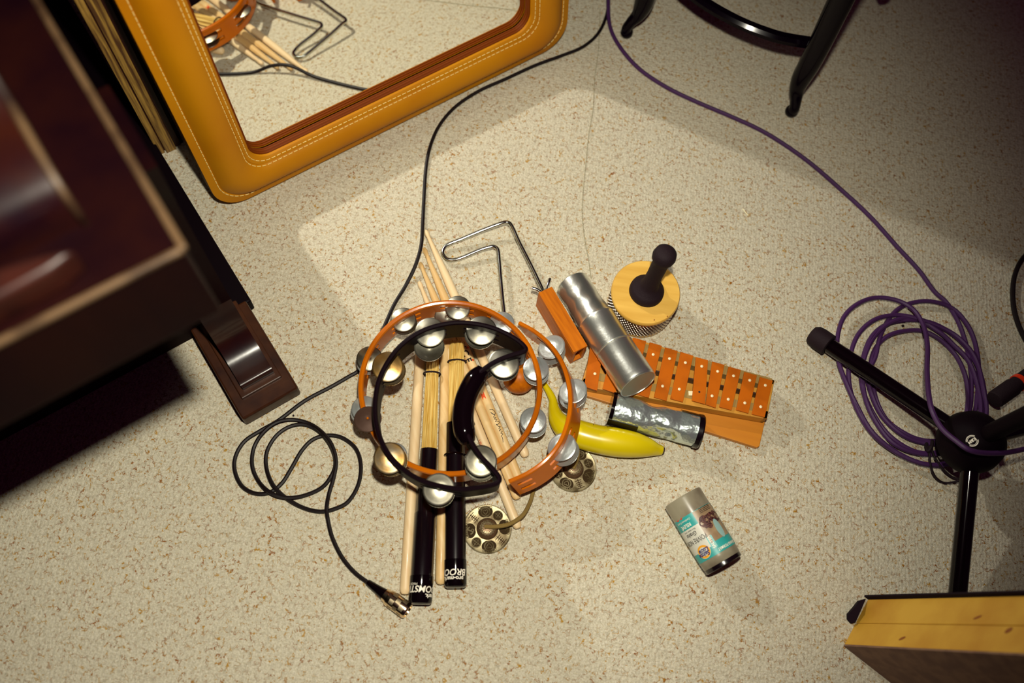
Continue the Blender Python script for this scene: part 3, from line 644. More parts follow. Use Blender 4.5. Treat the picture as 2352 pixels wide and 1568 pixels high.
# ---------------------------------------------------------------- broomsticks (straw rods with black sleeves)
def broom(pts, rt, rm, R1, R3, label, letters, z0, z1):
    (tx, ty), (mx, my), (ex, ey), (kx, ky) = pts
    top = P(tx, ty, z0); mid = P(mx, my, z0*.4+z1*.6); end = P(ex, ey, z1); cap0 = P(kx, ky, z1)
    d = (end-top).normalized(); L = (end-top).length; mL = (mid-top).length
    root = thing('straw_broomstick', end, label, 'percussion broom', 'straw rods with black sleeves')
    x = (UP-UP.dot(d)*d).normalized(); y = d.cross(x)
    g = G(); n = 0
    for i in range(90):
        a = 2*PI*random.random(); rr = math.sqrt(random.random()); off = x*math.cos(a)*.8+y*math.sin(a)
        st = top+d*random.uniform(-.004, .004)
        g.cyl(st+off*(rt-.001)*rr, mid+d*.02+off*(rm-.001)*rr, .0013, 5)
    obj('bristles', g, M['straw'], root)
    g = G(); band = top+d*(.036 if letters == 'A' else .030)
    g.tube([band+(x*math.cos(2*PI*k/24)*.95+y*math.sin(2*PI*k/24)*1.12)*((rt+rm)/2+.0010) for k in range(24)], .0012, 6, closed=True); obj('rubber_ring', g, M['black_matte'], root)
    if letters == 'B':
        g = G(); bb = mid+d*.047; g.tube([bb+(x*math.cos(2*PI*k/24)+y*math.sin(2*PI*k/24))*(R1+.002) for k in range(24)], .0016, 6, closed=True); obj('rubber_ring', g, M['black_gloss'], root)
    R2 = R3-.0008
    LL = (end-mid).length; ds = (end-mid).normalized(); kc = (cap0-mid).dot(ds)
    g = G(); g.lathe(mid, end, [(0, R1-.002), (0, R1), (LL*.42, R1+.0012), (LL*.43, R2), (LL-.004, R2)], 32); obj('sleeve', g, M['black_soft'], root)
    g = G(); g.lathe(mid, end, [(kc, R2-.0002), (kc+.0006, R3), (LL-.005, R3), (LL-.0015, R3-.0014), (LL, R3-.004)], 36); cp = obj('end_cap', g, M['black_gloss'], root)
    base = mid+ds*kc; xs = (UP-UP.dot(ds)*ds).normalized(); yy = -ds.cross(xs)
    def f(t, ang): 
        return lambda px, py: base+ds*(t+py)+(xs*math.cos((ang-px)/R3)+yy*math.sin((ang-px)/R3))*(R3+.0002)
    g = G()
    if letters == 'A':
        text_geo('BROOMSTICKS', .0118, f(.0145, .001), 0, g=g, shear=.2, bold=.0002, cuts=2); text_geo('pro-mark.', .0072, f(.0245, .021), 0, g=g, bold=.0002); text_geo('MADE IN USA', .0044, f(.0105, -.018), 0, g=g)
    else:
        text_geo('BROOMSTICKS', .0118, f(.0140, -.0235), 0, g=g, shear=.2, bold=.0002, cuts=2); text_geo('pro-mark.', .0075, f(.0235, -.004), 0, g=g, bold=.0002)
    obj('lettering', g, M['white'], cp)
broom([(995, 806), (986, 1032), (965, 1388), (969, 1322)], .0088, .0112, .0122, .0158, 'straw rod with a long black sleeve, left one, nearest the silver plug', 'A', .0150, .0165)
broom([(1050, 788), (1046, 972), (1046, 1350), (1046, 1285)], .0118, .0102, .0128, .0152, 'straw rod with a black sleeve, right one, beside the brass cymbal', 'B', .0150, .0165)

# ---------------------------------------------------------------- vibraslap: bent rod, hollow box, ball
def vibraslap():
    root = thing('vibraslap', P(1240, 700, 0), 'vibraslap of bent steel rod with a hollow orange wooden box', 'vibraslap')
    z = .016
    pts = [(1250, 672, .030), (1243, 658, .030), (1218, 606, .026), (1192, 555, .024), (1180, 528, .023), (1172, 514, .023), (1163, 510, .023), (1150, 513, .023), (1110, 528, .018), (1060, 549, .012), (1030, 561, .009), (1020, 570, .008), (1017, 582, .008), (1026, 594, .008), (1040, 597, .008), (1060, 592, .010), (1100, 575, .014), (1122, 568, .016), (1134, 566, .017), (1143, 572, .018), (1146, 590, .018), (1150, 640, .018), (1157, 710, .018), (1166, 780, .018), (1178, 845, .020)]
    g = G(); g.tube(cable_pts(pts, n=5), .0031, 12); obj('rod', g, M['steel'], root)
    g = G(); g.ball(P(1192, 868, .024), .0235, n=28, k=16); obj('ball', g, M['orange_wood'], root)
    # hollow box
    hz = .050
    t = [P(1236, 672, hz), P(1268, 657, hz), P(1350, 792, hz), P(1318, 811, hz)]
    ax = ((t[3]-t[0])+(t[2]-t[1])).normalized(); wd = ((t[1]-t[0])+(t[2]-t[3])).normalized(); wd = (wd-wd.dot(ax)*ax).normalized()
    c0 = (t[0]+t[1])/2; c1 = (t[2]+t[3])/2; L = (c1-c0).length; hw = (t[1]-t[0]).length/2*.98
    hgt = .047; dn = Vector((0, 0, -1)); th = .005
    g = G(); mid = (c0+c1)/2; ctr = mid+dn*hgt/2
    g.box(mid+dn*th/2, ax*L/2, wd*hw, UP*th/2); g.box(mid+dn*(hgt-th/2), ax*L/2, wd*hw, UP*th/2)
    g.box(ctr+wd*(hw-th/2), ax*L/2, wd*th/2, UP*(hgt/2-th)); g.box(ctr-wd*(hw-th/2), ax*L/2, wd*th/2, UP*(hgt/2-th))
    g.box(ctr-ax*(L/2-.004), ax*.004, wd*(hw-th), UP*(hgt/2-th))
    obj('sound_box', g, M['orange_wood'], root, smooth=False, bevel=.001)
    g = G(); 
    for k in range(5):
        g.cyl(ctr+ax*(L/2-.012-.006*k)-wd*(hw-th)*.9+UP*.004*(k % 2), ctr+ax*(L/2-.012-.006*k)+wd*(hw-th)*.9+UP*.004*(k % 2), .0016, 8)
    g.ball(ctr+ax*(L/2-.008)-wd*.002+UP*.004, .0042); g.cyl(ctr-ax*L/2, ctr+ax*(L/2-.03), .0016, 8)
    obj('rattle', g, M['steel'], root)
    g = G(); e = c0+dn*.012
    g.tube([e+ax*.004, P(1232, 664, .043), P(1222, 661, .043)], .0024, 10); g.tube([e+ax*.004, P(1258, 655, .043), P(1263, 640, .040)], .0024, 10)
    obj('wing_screw', g, M['steel'], root)
vibraslap()

# ---------------------------------------------------------------- silver shakers
def shaker_long():
    a = P(1313, 650, .030); b = P(1465, 881, .068); L = (b-a).length
    root = thing('silver_can_shaker', a, 'long dented silver metal can shaker resting on the orange glockenspiel', 'shaker')
    prof = [(0, .020), (.001, .0245), (.003, .0262), (.012, .0262)]
    for k in range(1, 22): prof.append((.012+L*.33*k/22, .0262+.0012*k/22))
    s = L*.38
    prof += [(s, .0275), (s+.001, .0292), (s+.004, .0300), (s+.006, .0288), (s+.03, .0284), (s+.055, .0280), (s+.0555, .0270), (s+.058, .0286), (s+.061, .0280)]
    prof += [(s+.08, .0284), (L-.01, .0286), (L-.003, .0286), (L-.0005, .0278), (L, .0262)]
    def wob(t, an):
        if t > s-.002 or t < .010: return 1
        k = math.sin((t-.010)/(s-.012)*PI)
        return 1-k*(.035*abs(math.sin(an*1.5+t*60))+.03*abs(math.sin(an*2.5-t*110)))
    g = G(); g.lathe(a, b, prof, 56, wob=wob, cap=True); obj('can', g, M['alu'], root)
    d = (b-a).normalized(); g = G(); g.lathe(b, b+d, [(.0003, .0272), (.0002, 1e-6)], 40, cap=False); obj('can_end', g, M['can_end'], root); g = G(); g.lathe(b, b+d, [(-.001, .0284), (.0012, .0284), (.0014, .0268), (-.0008, .0262)], 40, cap=False)
    obj('end_rim', g, M['alu'], root)
shaker_long()
def shaker_short():
    a = P(1404, 938, .026); b = P(1603, 990, .026); L = (b-a).length; d = (b-a).normalized()
    root = thing('foil_tube_shaker', a, 'short crumpled silver foil tube with black taped ends beside the banana', 'shaker')
    prof = [(L*k/40, .0232) for k in range(41)]
    rnd = random.Random(3); dents = [(rnd.uniform(.3, .85)*L, rnd.uniform(-1.7, 1.7), rnd.uniform(.012, .02), rnd.uniform(.12, .25)) for _ in range(9)]
    def wob(t, an):
        an = (an+PI) % (2*PI)-PI; r = 1
        for dt, da, w_, am in dents:
            q = ((t-dt)/w_)**2+((an-da)*.0232/w_)**2
            if q < 1: r -= am*(1-math.sqrt(q))
        return r
    g = G(); g.lathe(a, b, prof, 64, wob=wob); obj('foil', g, M['foil'], root)
    g = G(); g.lathe(a, b, [(-.002, .021), (-.0022, .0245), (.0030, .0248), (.0030, .0238)], 40, cap=False); g.lathe(a, a+d, [(-.002, .021), (-.0021, 1e-6)], 30, cap=False)
    obj('end_band', g, M['black_gloss'], root)
    g = G(); g.lathe(b, b+d, [(-.004, .0238), (-.004, .0248), (.0025, .0252), (.0045, .0238), (.0045, 1e-6)], 40, cap=False); obj('end_band', g, M['black_soft'], root)
    x = (UP-UP.dot(d)*d).normalized(); y = d.cross(x)
    def strip(t0, t1, a0, a1):
        g = G(); vs = []
        for t in (t0, (t0+t1)/2, t1):
            for k in range(9):
                an = a0+(a1-a0)*k/8; vs.append(a+d*t+(x*math.cos(an)+y*math.sin(an))*.0243)
        g.add(vs, [(i*9+k, i*9+k+1, (i+1)*9+k+1, (i+1)*9+k) for i in range(2) for k in range(8)]); obj('tape', g, M['black_soft'], root)
    # which side is up-screen
    sgn = 1 if y.dot(R @ Vector((0, 1, 0))) > 0 else -1
    strip(0, .042, -sgn*1.05, -sgn*1.75); strip(L-.030, L, sgn*.75, sgn*1.5)
shaker_short()

# ---------------------------------------------------------------- cabasa
def cabasa():
    zt, zb = .070, .008
    ct = P(1484, 669, zt); cb = Vector((ct.x, ct.y, 0)); cb = P(1468, 707, 0.004); ct2 = P(1484, 670, zt)
    ax = (ct2-cb).normalized(); r = (P(1563, 672, zt)-P(1405, 668, zt)).length/2; print('cabasa', cb, ct2, r)
    root = thing('cabasa', cb, 'cabasa with a yellow wooden disc, rows of steel beads and an upright black handle', 'cabasa')
    g = G(); g.lathe(cb, ct2, [(-.002, r*.9), (0, r*.955), (.002, r*.965), (.006, r*.965), (.008, r*.95)], 56); obj('lower_disc', g, M['cabasa'], root)
    T = (ct2-cb).length
    g = G(); g.lathe(cb, ct2, [(.006, r*.90), (T-.006, r*.90)], 48); obj('drum', g, M['cabasa_core'], root)
    g = G(); g.lathe(cb, ct2, [(T-.011, r*.93), (T-.010, r*.985), (T-.006, r), (T-.002, r*.995), (T, r*.965)], 64); obj('upper_disc', g, M['cabasa'], root)
    x = ax.orthogonal().normalized(); y = ax.cross(x); br = .0023; R0 = r*.90+br; nb = int(2*PI*R0/(br*2.15))
    rows = 9; z0 = .010; zz = (T-.013-z0)/(rows-1)
    t0 = math.sqrt(.5)
    for k in range(rows):
        g = G()
        for i in range(nb):
            an = 2*PI*(i+.5*(k % 2))/nb; c = cb+ax*(z0+zz*k)+(x*math.cos(an)+y*math.sin(an))*R0
            g.lathe(c-ax*br, c+ax*br, [(0, 1e-6), (br*.35, br*.76), (br, br), (br*1.65, br*.76), (2*br, 1e-6)], 8, cap=False)
        o = obj('bead_strand', g, M['bead'], root)
    hb = ct2; 
    kn = P(1527, 586, .168); hd = (kn-ct2).normalized(); hL = (kn-ct2).length
    g = G(); g.lathe(ct2-ax*.001, ct2-ax*.001+hd, [(0, r*.50), (.003, r*.505), (.009, r*.49), (.013, r*.42), (.017, r*.30), (.024, r*.245), (hL*.5, r*.225), (hL*.82, r*.235), (hL*.88, r*.27), (hL*.92, r*.31), (hL*.98, r*.33), (hL+.006, r*.30), (hL+.010, r*.22), (hL+.012, r*.1), (hL+.0125, 1e-6)], 40)
    obj('handle', g, M['black_matte'], root)
    g = G()
    for px, py in ((1503, 734), (1533, 726)):
        c = P(px, py, zt+.0006); g.cyl(c-UP*.0008, c+UP*.0001, .0009, 8)
    obj('dark_speck', g, M['pine_dark'], root)
cabasa()

# ---------------------------------------------------------------- glockenspiel
def glock():
    sc, ox, oy = 4.523, 1300, 740
    C = lambda x, y, z: P(x/sc+ox, y/sc+oy, z)
    root = thing('toy_glockenspiel', C(1100, 700, 0), 'small glockenspiel with eleven orange painted bars on a wooden wedge body', 'glockenspiel')
    zb, zt = .010, .030
    top = [C(155, 660, zt), C(2088, 1005, zt), C(2168, 600, zt), C(900, 205, zt), C(300, 40, zt)]
    g = G()
    # body rails: lower, upper, ends, centre divider
    def rail(p, q, wv, z0=zb, z1=zt, m=0):
        g.prism([Vector((v.x, v.y, z0)) for v in (p, q, q+wv[1], p+wv[0])], [Vector((v.x, v.y, z1)) for v in (p, q, q+wv[1], p+wv[0])], m)
    bl, br_, tr, tl = top[0], top[1], top[2], C(330, 55, zt)
    up1 = (tl-bl).normalized(); up2 = (tr-br_).normalized()
    rail(bl, br_, (up1*.013, up2*.013)); rail(tl, tr, (-up1*.008, -up2*.008))
    e = (br_-bl).normalized(); e2 = (tr-tl).normalized()
    rail(bl, tl, (e*.010, e2*.010)); rail(br_, tr, (-e*.006, -e2*.006))
    g.prism([Vector((v.x, v.y, .010)) for v in (bl, br_, tr, tl)], [Vector((v.x, v.y, .013)) for v in (bl, br_, tr, tl)])
    body = obj('body', g, M['glock_wood'], root, smooth=False, bevel=.0008)
    lo = lambda f, s: (bl+up1*(tl-bl).length*f)*(1-s)+(br_+up2*(tr-br_).length*f)*s
    g = G()
    for f, wv in ((.135, .012), (.80, .014)):
        a, b = lo(f, .01), lo(f, .985)
        g.prism([Vector((v.x, v.y, .0131)) for v in (a, b, b+up2*wv, a+up1*wv)], [Vector((v.x, v.y, .0304)) for v in (a, b, b+up2*wv, a+up1*wv)])
    obj('felt_strip', g, M['glock_felt'], body, smooth=False)
    a, b = lo(.50, .0), lo(.56, 1.0); g = G(); g.prism([Vector((v.x, v.y, .0131)) for v in (a, b, b+up2*.002, a+up1*.002)], [Vector((v.x, v.y, .0295)) for v in (a, b, b+up2*.002, a+up1*.002)]); obj('divider', g, M['brown_line'], body, smooth=False)
    # base board wider than the body
    q = [C(200, 690, zb), C(440, 735, zb), C(2075, 1000, zb), C(2012, 1285, zb), C(1990, 1300, zb), C(1400, 1115, zb), C(450, 835, zb), C(205, 760, zb)]
    g = G(); g.prism([Vector((v.x, v.y, .001)) for v in q], q); 
    q = [bl, br_, tr, tl]; g.prism([Vector((v.x, v.y, .001)) for v in q], [Vector((v.x, v.y, zb+.0002)) for v in q]); obj('base_board', g, M['glock_board'], root, smooth=False, bevel=.001)
    bars = [((285, 25), (415, 60), (325, 710), (190, 665)), ((520, 95), (640, 130), (515, 735), (380, 690)), ((700, 155), (835, 195), (690, 770), (560, 730)),
            ((870, 205), (998, 242), (862, 783), (735, 748)), ((1032, 257), (1162, 297), (1047, 815), (914, 778)), ((1192, 305), (1324, 345), (1216, 828), (1085, 793)),
            ((1350, 358), (1477, 392), (1446, 850), (1310, 813)), ((1520, 405), (1648, 440), (1556, 888), (1450, 852)), ((1690, 457), (1818, 492), (1722, 912), (1593, 878)),
            ((1853, 512), (1985, 550), (1897, 944), (1768, 908)), ((2015, 565), (2150, 605), (2066, 985), (1931, 953))]
    pins = [(300, 535), None, None, (905, 335), (1075, 378), (1240, 420), (1410, 458), (1575, 510), (1740, 557), (1908, 603), (2070, 655)]
    pins2 = [None, None, None, None, (1003, 663), (1177, 695), None, (1517, 765), (1685, 800), (1857, 838), (2022, 878)]
    for k, b in enumerate(bars):
        zz = .0335 if k != 6 else .0350
        v = [C(x, y, zz) for x, y in b]
        g = G(); g.prism([x-UP*.0027 for x in v], v); o = obj('bar', g, M['orange_bar'], root, smooth=False, bevel=.0005)
        for pn in (pins[k], pins2[k]):
            g = G()
            if pn: c = C(pn[0], pn[1], zz); g.lathe(c, c+UP, [(-.001, .0022), (.0008, .0022), (.0014, .0014), (.0015, 1e-6)], 10, cap=False)
            if pn: obj('pin', g, M['pin'], o)
        if k == 6: 
            g = G(); c = C(1385, 722, zz+.0001); g.lathe(c, c+UP, [(0, .0016), (.0002, .0016), (.0002, 1e-6)], 10, cap=False); obj('hole', g, M['ink'], o)
    g = G(); c = C(1297, 738, .031); g.box(c, Vector((.0035, 0, 0)), Vector((0, .0035, 0)), UP*.0015); obj('pin', g, M['pin'], root, bevel=.0005)
glock()

# ---------------------------------------------------------------- banana shaker
def banana():
    root = thing('banana_shaker', P(1400, 1010, 0), 'glossy yellow banana with a short greenish stem, beside the foil tube', 'banana')
    cs = [(1250, 881, 6.5, 12), (1255, 890, 7.5, 12), (1264, 905, 9, 12), (1270, 920, 10, 13), (1272, 938, 13.5, 16), (1280, 962, 21, 22), (1300, 983, 29, 29), (1330, 996, 33, 32), (1368, 1007, 34, 33), (1412, 1015, 34.5, 33), (1455, 1021, 31, 31), (1487, 1027, 23, 25), (1508, 1032, 15, 18), (1520, 1034, 11.5, 15), (1524, 1035, 8, 15)]
    pts = []; rs = []
    for x, y, r, z in cs:
        zz = z/1600*1.0+.001; p = P(x, y, zz); pts.append(Vector((p.x, p.y, zz))); rs.append(r/1.62/1000)
    sp = smooth_path([Vector((*p,)) for p in pts], 5); rr = [v.x for v in smooth_path([Vector((r, 0, 0)) for r in rs], 5)]
    g = G(); g.tube(sp, rr, 20); obj('body', g, M['banana'], root, sub=1)
    g = G(); d = (pts[0]-pts[1]).normalized(); g.lathe(pts[0]-d*.002, pts[0]+d, [(0, rs[0]*1.03), (.0025, rs[0]*1.02), (.0030, rs[0]*.8), (.0030, 1e-6)], 16, cap=False); obj('stem_end', g, M['banana_stem'], root)
    g = G(); d = (pts[-1]-pts[-2]).normalized(); g.lathe(pts[-1]-d*.0015, pts[-1]+d, [(-.001, rs[-1]*1.12), (.0012, rs[-1]*1.15), (.0026, rs[-1]*.9), (.0028, 1e-6)], 16, cap=False); obj('tip', g, M['banana_tip'], root)
    g = G()
    for x, y, q in ((1376, 983, .0011), (1378, 986, .0009), (1363, 975, .0006), (1396, 980, .0006), (1388, 977, .0005)):
        c = P(x, y, .037); g.ball(c, q, n=8, k=6)
    obj('speck', g, M['banana_tip'], root)
banana()

# ---------------------------------------------------------------- tingsha cymbals
def tingsha(cx, cy, rp, label, rot, ):
    c = P(cx, cy, .0012); r = rp/ (F/(EYE-c).dot(_Zw)) ; root = thing('brass_hand_cymbal', c, label, 'cymbal', 'pair of tingsha cymbals on one cord')
    b = .0045
    g = G(); g.lathe(c, c+UP, [(0, r*.97), (.0005, r), (.0024, r), (.0030, r*.975), (.0026, r*.94), (.0030, r*.55), (.0032, r*.42), (.0026, r*.405), (.0065, r*.39), (.0100, r*.33), (.0118, r*.22), (.0115, r*.05), (.0105, 1e-6)], 64, cap=True); disc = obj('disc', g, M['brass'], root)
    g = G(); g.lathe(c, c+UP, [(.0026, r*.455), (.0036, r*.44), (.0072, r*.395), (.0102, r*.345), (.0116, r*.26), (.0120, r*.1), (.0119, 1e-6)], 48, cap=False); obj('boss', g, M['bronze'], root)
    dk = G(); g = G(); z = .0033
    def at(x, y, z=z): an = rot; return c+Vector((x*math.cos(an)-y*math.sin(an), x*math.sin(an)+y*math.cos(an), z))
    def ringt(x, y, q, w_=.0006, n=20, z=z): g.tube([at(x+q*math.cos(2*PI*k/n), y+q*math.sin(2*PI*k/n), z) for k in range(n)], w_, 6, closed=True)
    def line(p, q, w_=.00055, z=z): g.tube([at(*p, z), at(*q, z)], w_, 6)
    R2 = r*.70
    for k in range(8):
        a = 2*PI*k/8; x, y = R2*math.cos(a), R2*math.sin(a); q = r*.19
        ex, ey = (math.cos(a), math.sin(a)), (-math.sin(a), math.cos(a))
        if k % 2: dk.add([at(x, y, .0031)]+[at(x+ex[0]*q*1.25*math.cos(2*PI*j/24)+ey[0]*q*1.6*math.sin(2*PI*j/24), y+ex[1]*q*1.25*math.cos(2*PI*j/24)+ey[1]*q*1.6*math.sin(2*PI*j/24), .0031) for j in range(24)], [(0, 1+j, 1+(j+1) % 24) for j in range(24)])
        elif k % 4 == 0: dk.add([at(x, y, .0031)]+[at(x+q*1.1*math.cos(2*PI*j/24), y+q*1.1*math.sin(2*PI*j/24), .0031) for j in range(24)], [(0, 1+j, 1+(j+1) % 24) for j in range(24)])
        if k % 2 == 0 and k % 4 == 0:
            ringt(x, y, q); line((x-ey[0]*q, y-ey[1]*q), (x+ey[0]*q, y+ey[1]*q)); line((x-ex[0]*q, y-ex[1]*q), (x+ex[0]*q, y+ex[1]*q)); ringt(x, y, q*.55, .0004)
        elif k % 2 == 1 and k % 4 == 1:
            ringt(x, y, q*.95, .0009)
            hp = []
            for j in range(20):
                t = 2*PI*j/20; hx = .0038*math.sin(t)**3*.9; hy = (.0031*math.cos(t)-.0012*math.cos(2*t)-.0005*math.cos(3*t))
                hp.append(at(x+hx*ey[0]+hy*ex[0], y+hx*ey[1]+hy*ex[1]))
            g.tube(hp, .0007, 6, closed=True)
            for j in range(7):
                t = a+(-1+j/3)*.27; ringt(r*.89*math.cos(t), r*.89*math.sin(t), r*.045, .0005, 10)
        elif k % 2 == 1:
            sp = [at(x+(ex[0]*math.sin(t*1.4)*.0035+ey[0]*(t-2.2)*.0022), y+(ex[1]*math.sin(t*1.4)*.0035+ey[1]*(t-2.2)*.0022)) for t in [i*.3 for i in range(16)]]
            g.tube(sp, .0010, 6)
            for j in range(8):
                t = a+(-1+j/3.5)*.30; ringt(r*.87*math.cos(t), r*.87*math.sin(t), r*.05, .0005, 10)
            ringt(x*.86, y*.86, r*.05, .0007, 10)
        else:
            m0 = len(g.m); line((x-ex[0]*q*1.1, y-ex[1]*q*1.1), (x+ex[0]*q*1.1, y+ex[1]*q*1.1))
            for s_, w2 in ((-.8, .8), (-.35, .6), (.1, .6), (.5, .5), (.9, .9)):
                line((x+ex[0]*q*s_-ey[0]*q*w2, y+ex[1]*q*s_-ey[1]*q*w2), (x+ex[0]*q*s_+ey[0]*q*w2, y+ex[1]*q*s_+ey[1]*q*w2))
            g.m[m0:] = [1]*(len(g.m)-m0)
    obj('relief', g, [M['brass'], M['brass_dark']], disc); obj('recess', dk, M['recess'], disc)  # flat dark patches paint shade into the hollows of the relief
    g = G()
    for k in range(16):
        a = 2*PI*k/16; line((r*.09*math.cos(a), r*.09*math.sin(a)), (r*.23*math.cos(a), r*.23*math.sin(a)), .0005, .0122)
        ringt(r*.27*math.cos(a), r*.27*math.sin(a), r*.04, .0005, 8, .0118)
    obj('rosette', g, M['brass'], disc)
    return c, r
_Zw = R @ Vector((0, 0, 1))
tingsha(1316, 1077, 54, 'round embossed brass cymbal lying below the banana', .35)
tingsha(1119, 1215, 56, 'round embossed brass cymbal lying beside the black broomsticks', .9)
g = G(); pts = cable_pts([(1113, 1209, .0130), (1135, 1209, .015), (1160, 1206, .017), (1182, 1197, .020), (1203, 1180, .018), (1218, 1152, .006), (1226, 1125, .003), (1238, 1100, .003), (1262, 1085, .004), (1290, 1055, .010), (1316, 1028, .012), (1326, 1035, .013), (1324, 1055, .014), (1316, 1076, .0130)], n=6)
g.tube(pts, [.0030 if i < len(pts)-14 else .0034 for i in range(len(pts))], 8)
tag(obj('suede_cord', g, M['cord'], origin=P(1200, 1180, 0)), 'tan suede cord joining the two brass cymbals', 'cord')

# ---------------------------------------------------------------- pepper jar
def jar():
    Rj = .0282; a = P(1659, 1290, Rj); b = P(1567, 1141, Rj); d = (b-a).normalized(); L = (b-a).length
    root = thing('pepper_jar', (a+b)/2, 'smoky plastic pepper jar with a teal label lying alone on the carpet', 'spice jar')
    root.location = Vector((root.location.x, root.location.y, 0)); root['_o'] = list(root.location)
    g = G(); g.lathe(a, b, [(.0, Rj*.93), (.002, Rj*.985), (.010, Rj), (L-.003, Rj), (L-.0008, Rj*.985), (L, Rj*.95)], 56); obj('body', g, M['jar'], root)
    g = G(); g.lathe(a, a-d, [(-.003, Rj*.95), (.0, Rj*.97), (.004, Rj*.97), (.005, Rj*.93), (.005, 1e-6)], 48, cap=False); obj('lid', g, M['black_soft'], root)
    # label: s along the reading direction, t from the lid
    view = (EYE-(a+b)/2).normalized(); x = (view-view.dot(d)*d).normalized(); y = d.cross(x)
    rd = R @ Vector((-.855, -.52, 0)); sg = 1 if y.dot(rd) > 0 else -1
    k = 1/1630.
    def W(s, t, lift=.0003): an = sg*s*k/Rj; return a+d*(t*k)+(x*math.cos(an)+y*math.sin(an))*(Rj+lift)
    def patch(name, s0, s1, t0, t1, m, lift, par, shape=None):
        g = G(); n = max(3, int(abs(s1-s0)/4)); vs = [W(s0+(s1-s0)*i/n, t, lift) for t in (t0, (t0+t1)/2, t1) for i in range(n+1)]
        g.add(vs, [(r_*(n+1)+i, r_*(n+1)+i+1, (r_+1)*(n+1)+i+1, (r_+1)*(n+1)+i) for r_ in range(2) for i in range(n)]); return obj(name, g, m, par)
    lab = patch('label', -110, 110, 20, 123, M['teal'], .0003, root)
    patch('white_panel', 0, 100, 40, 96, M['label_white'], .0005, lab)
    patch('picture', -62, 0, 46, 122, M['label_photo'], .0005, lab)
    g = G()
    def disc(s, t, rs, rt, m, lift, n=20, jag=0):
        rn = random.Random(int(s*7+t)); g.add([W(s, t, lift)]+[W(s+rs*math.cos(2*PI*i/n)*(1+jag*rn.uniform(-1, 1)), t+rt*math.sin(2*PI*i/n)*(1+jag*rn.uniform(-1, 1)), lift) for i in range(n)], [(0, 1+i, 1+(i+1) % n) for i in range(n)], m)
    disc(-14, 92, 13, 14, 0, .0007, 26, .12); disc(-44, 92, 19, 13, 0, .0007, 26, .12); disc(-32, 96, 24, 9, 0, .0008, 26, .12); disc(-20, 79, 6, 5, 0, .0007, 14, .2)
    disc(-36, 66, 8.5, 22, 1, .0010)
    disc(23, 38.5, 16, 15.5, 2, .0010, 30); disc(23, 38.5, 15, 14.5, 3, .0012, 30); disc(23, 38.5, 10.5, 10, 2, .0014, 30)
    obj('print', g, [M['pepper'], M['label_scoop'], M['label_white'], M['logo_orange']], lab)
    g = G()
    def tx(body, s, t, size, m, sx=1, **kw):
        text_geo(body, size*k*1.35, lambda px, py: W(s+px*sx/k, t-py/k, .0016), m, g=g, **kw)
    tx('POIVRE NOIR', 27, 72, 11.5, 0, .62); tx('Grains', 26, 86, 9.5, 0, .8, shear=.35, bold=.0001); tx('Black pepper corns', 26, 92, 3.6, 0, .8)
    tx('RELEVÉ', 28, 107, 8, 1, .8, bold=.00012); tx('Condiment & spice', 28, 116, 4.5, 1, .8, shear=.2); tx('GRAND FORMAT', -31, 30, 6.5, 1, .72, bold=.00008)
    tx('Sainte', 24, 37, 10, 2, .85, shear=.3, bold=.00025); tx('Lucie', 21, 45, 10, 2, .85, shear=.3, bold=.00025)
    for i in range(4): tx('▬▬ ▬▬▬ ▬▬', -30, 113+i*3.2, 3, 0)
    obj('lettering', g, [M['ink'], M['white'], M['logo_blue']], lab)
    g = G()
    def d2(s0, s1, t0, t1): 
        g.add([W(s0, t0, .0007), W(s1, t0, .0007), W(s1, t1, .0007), W(s0, t1, .0007)], [(0, 1, 2, 3)])
    d2(-10, 3, 34, 62)
    obj('tab', g, M['teal'], lab)
    g = G(); f = lambda px, py: W(-4-py/k*-1, 48+px/k*-1, .0012)
    text_geo('SALTER', 6.5*k*1.35, lambda px, py: W(-6-py/k*-1, 48+px/k, .0013), 0, g=g, bold=.0001); obj('tab_lettering', g, M['white'], lab)
    g = G(); 
    for s0, s1 in ((26, 44),): g.add([W(s0, 121, .0008), W(s1, 121, .0008), W(s1, 123.5, .0008), W(s0, 123.5, .0008)], [(0, 1, 2, 3)])
    obj('stripe', g, M['red_band'], lab)
jar()

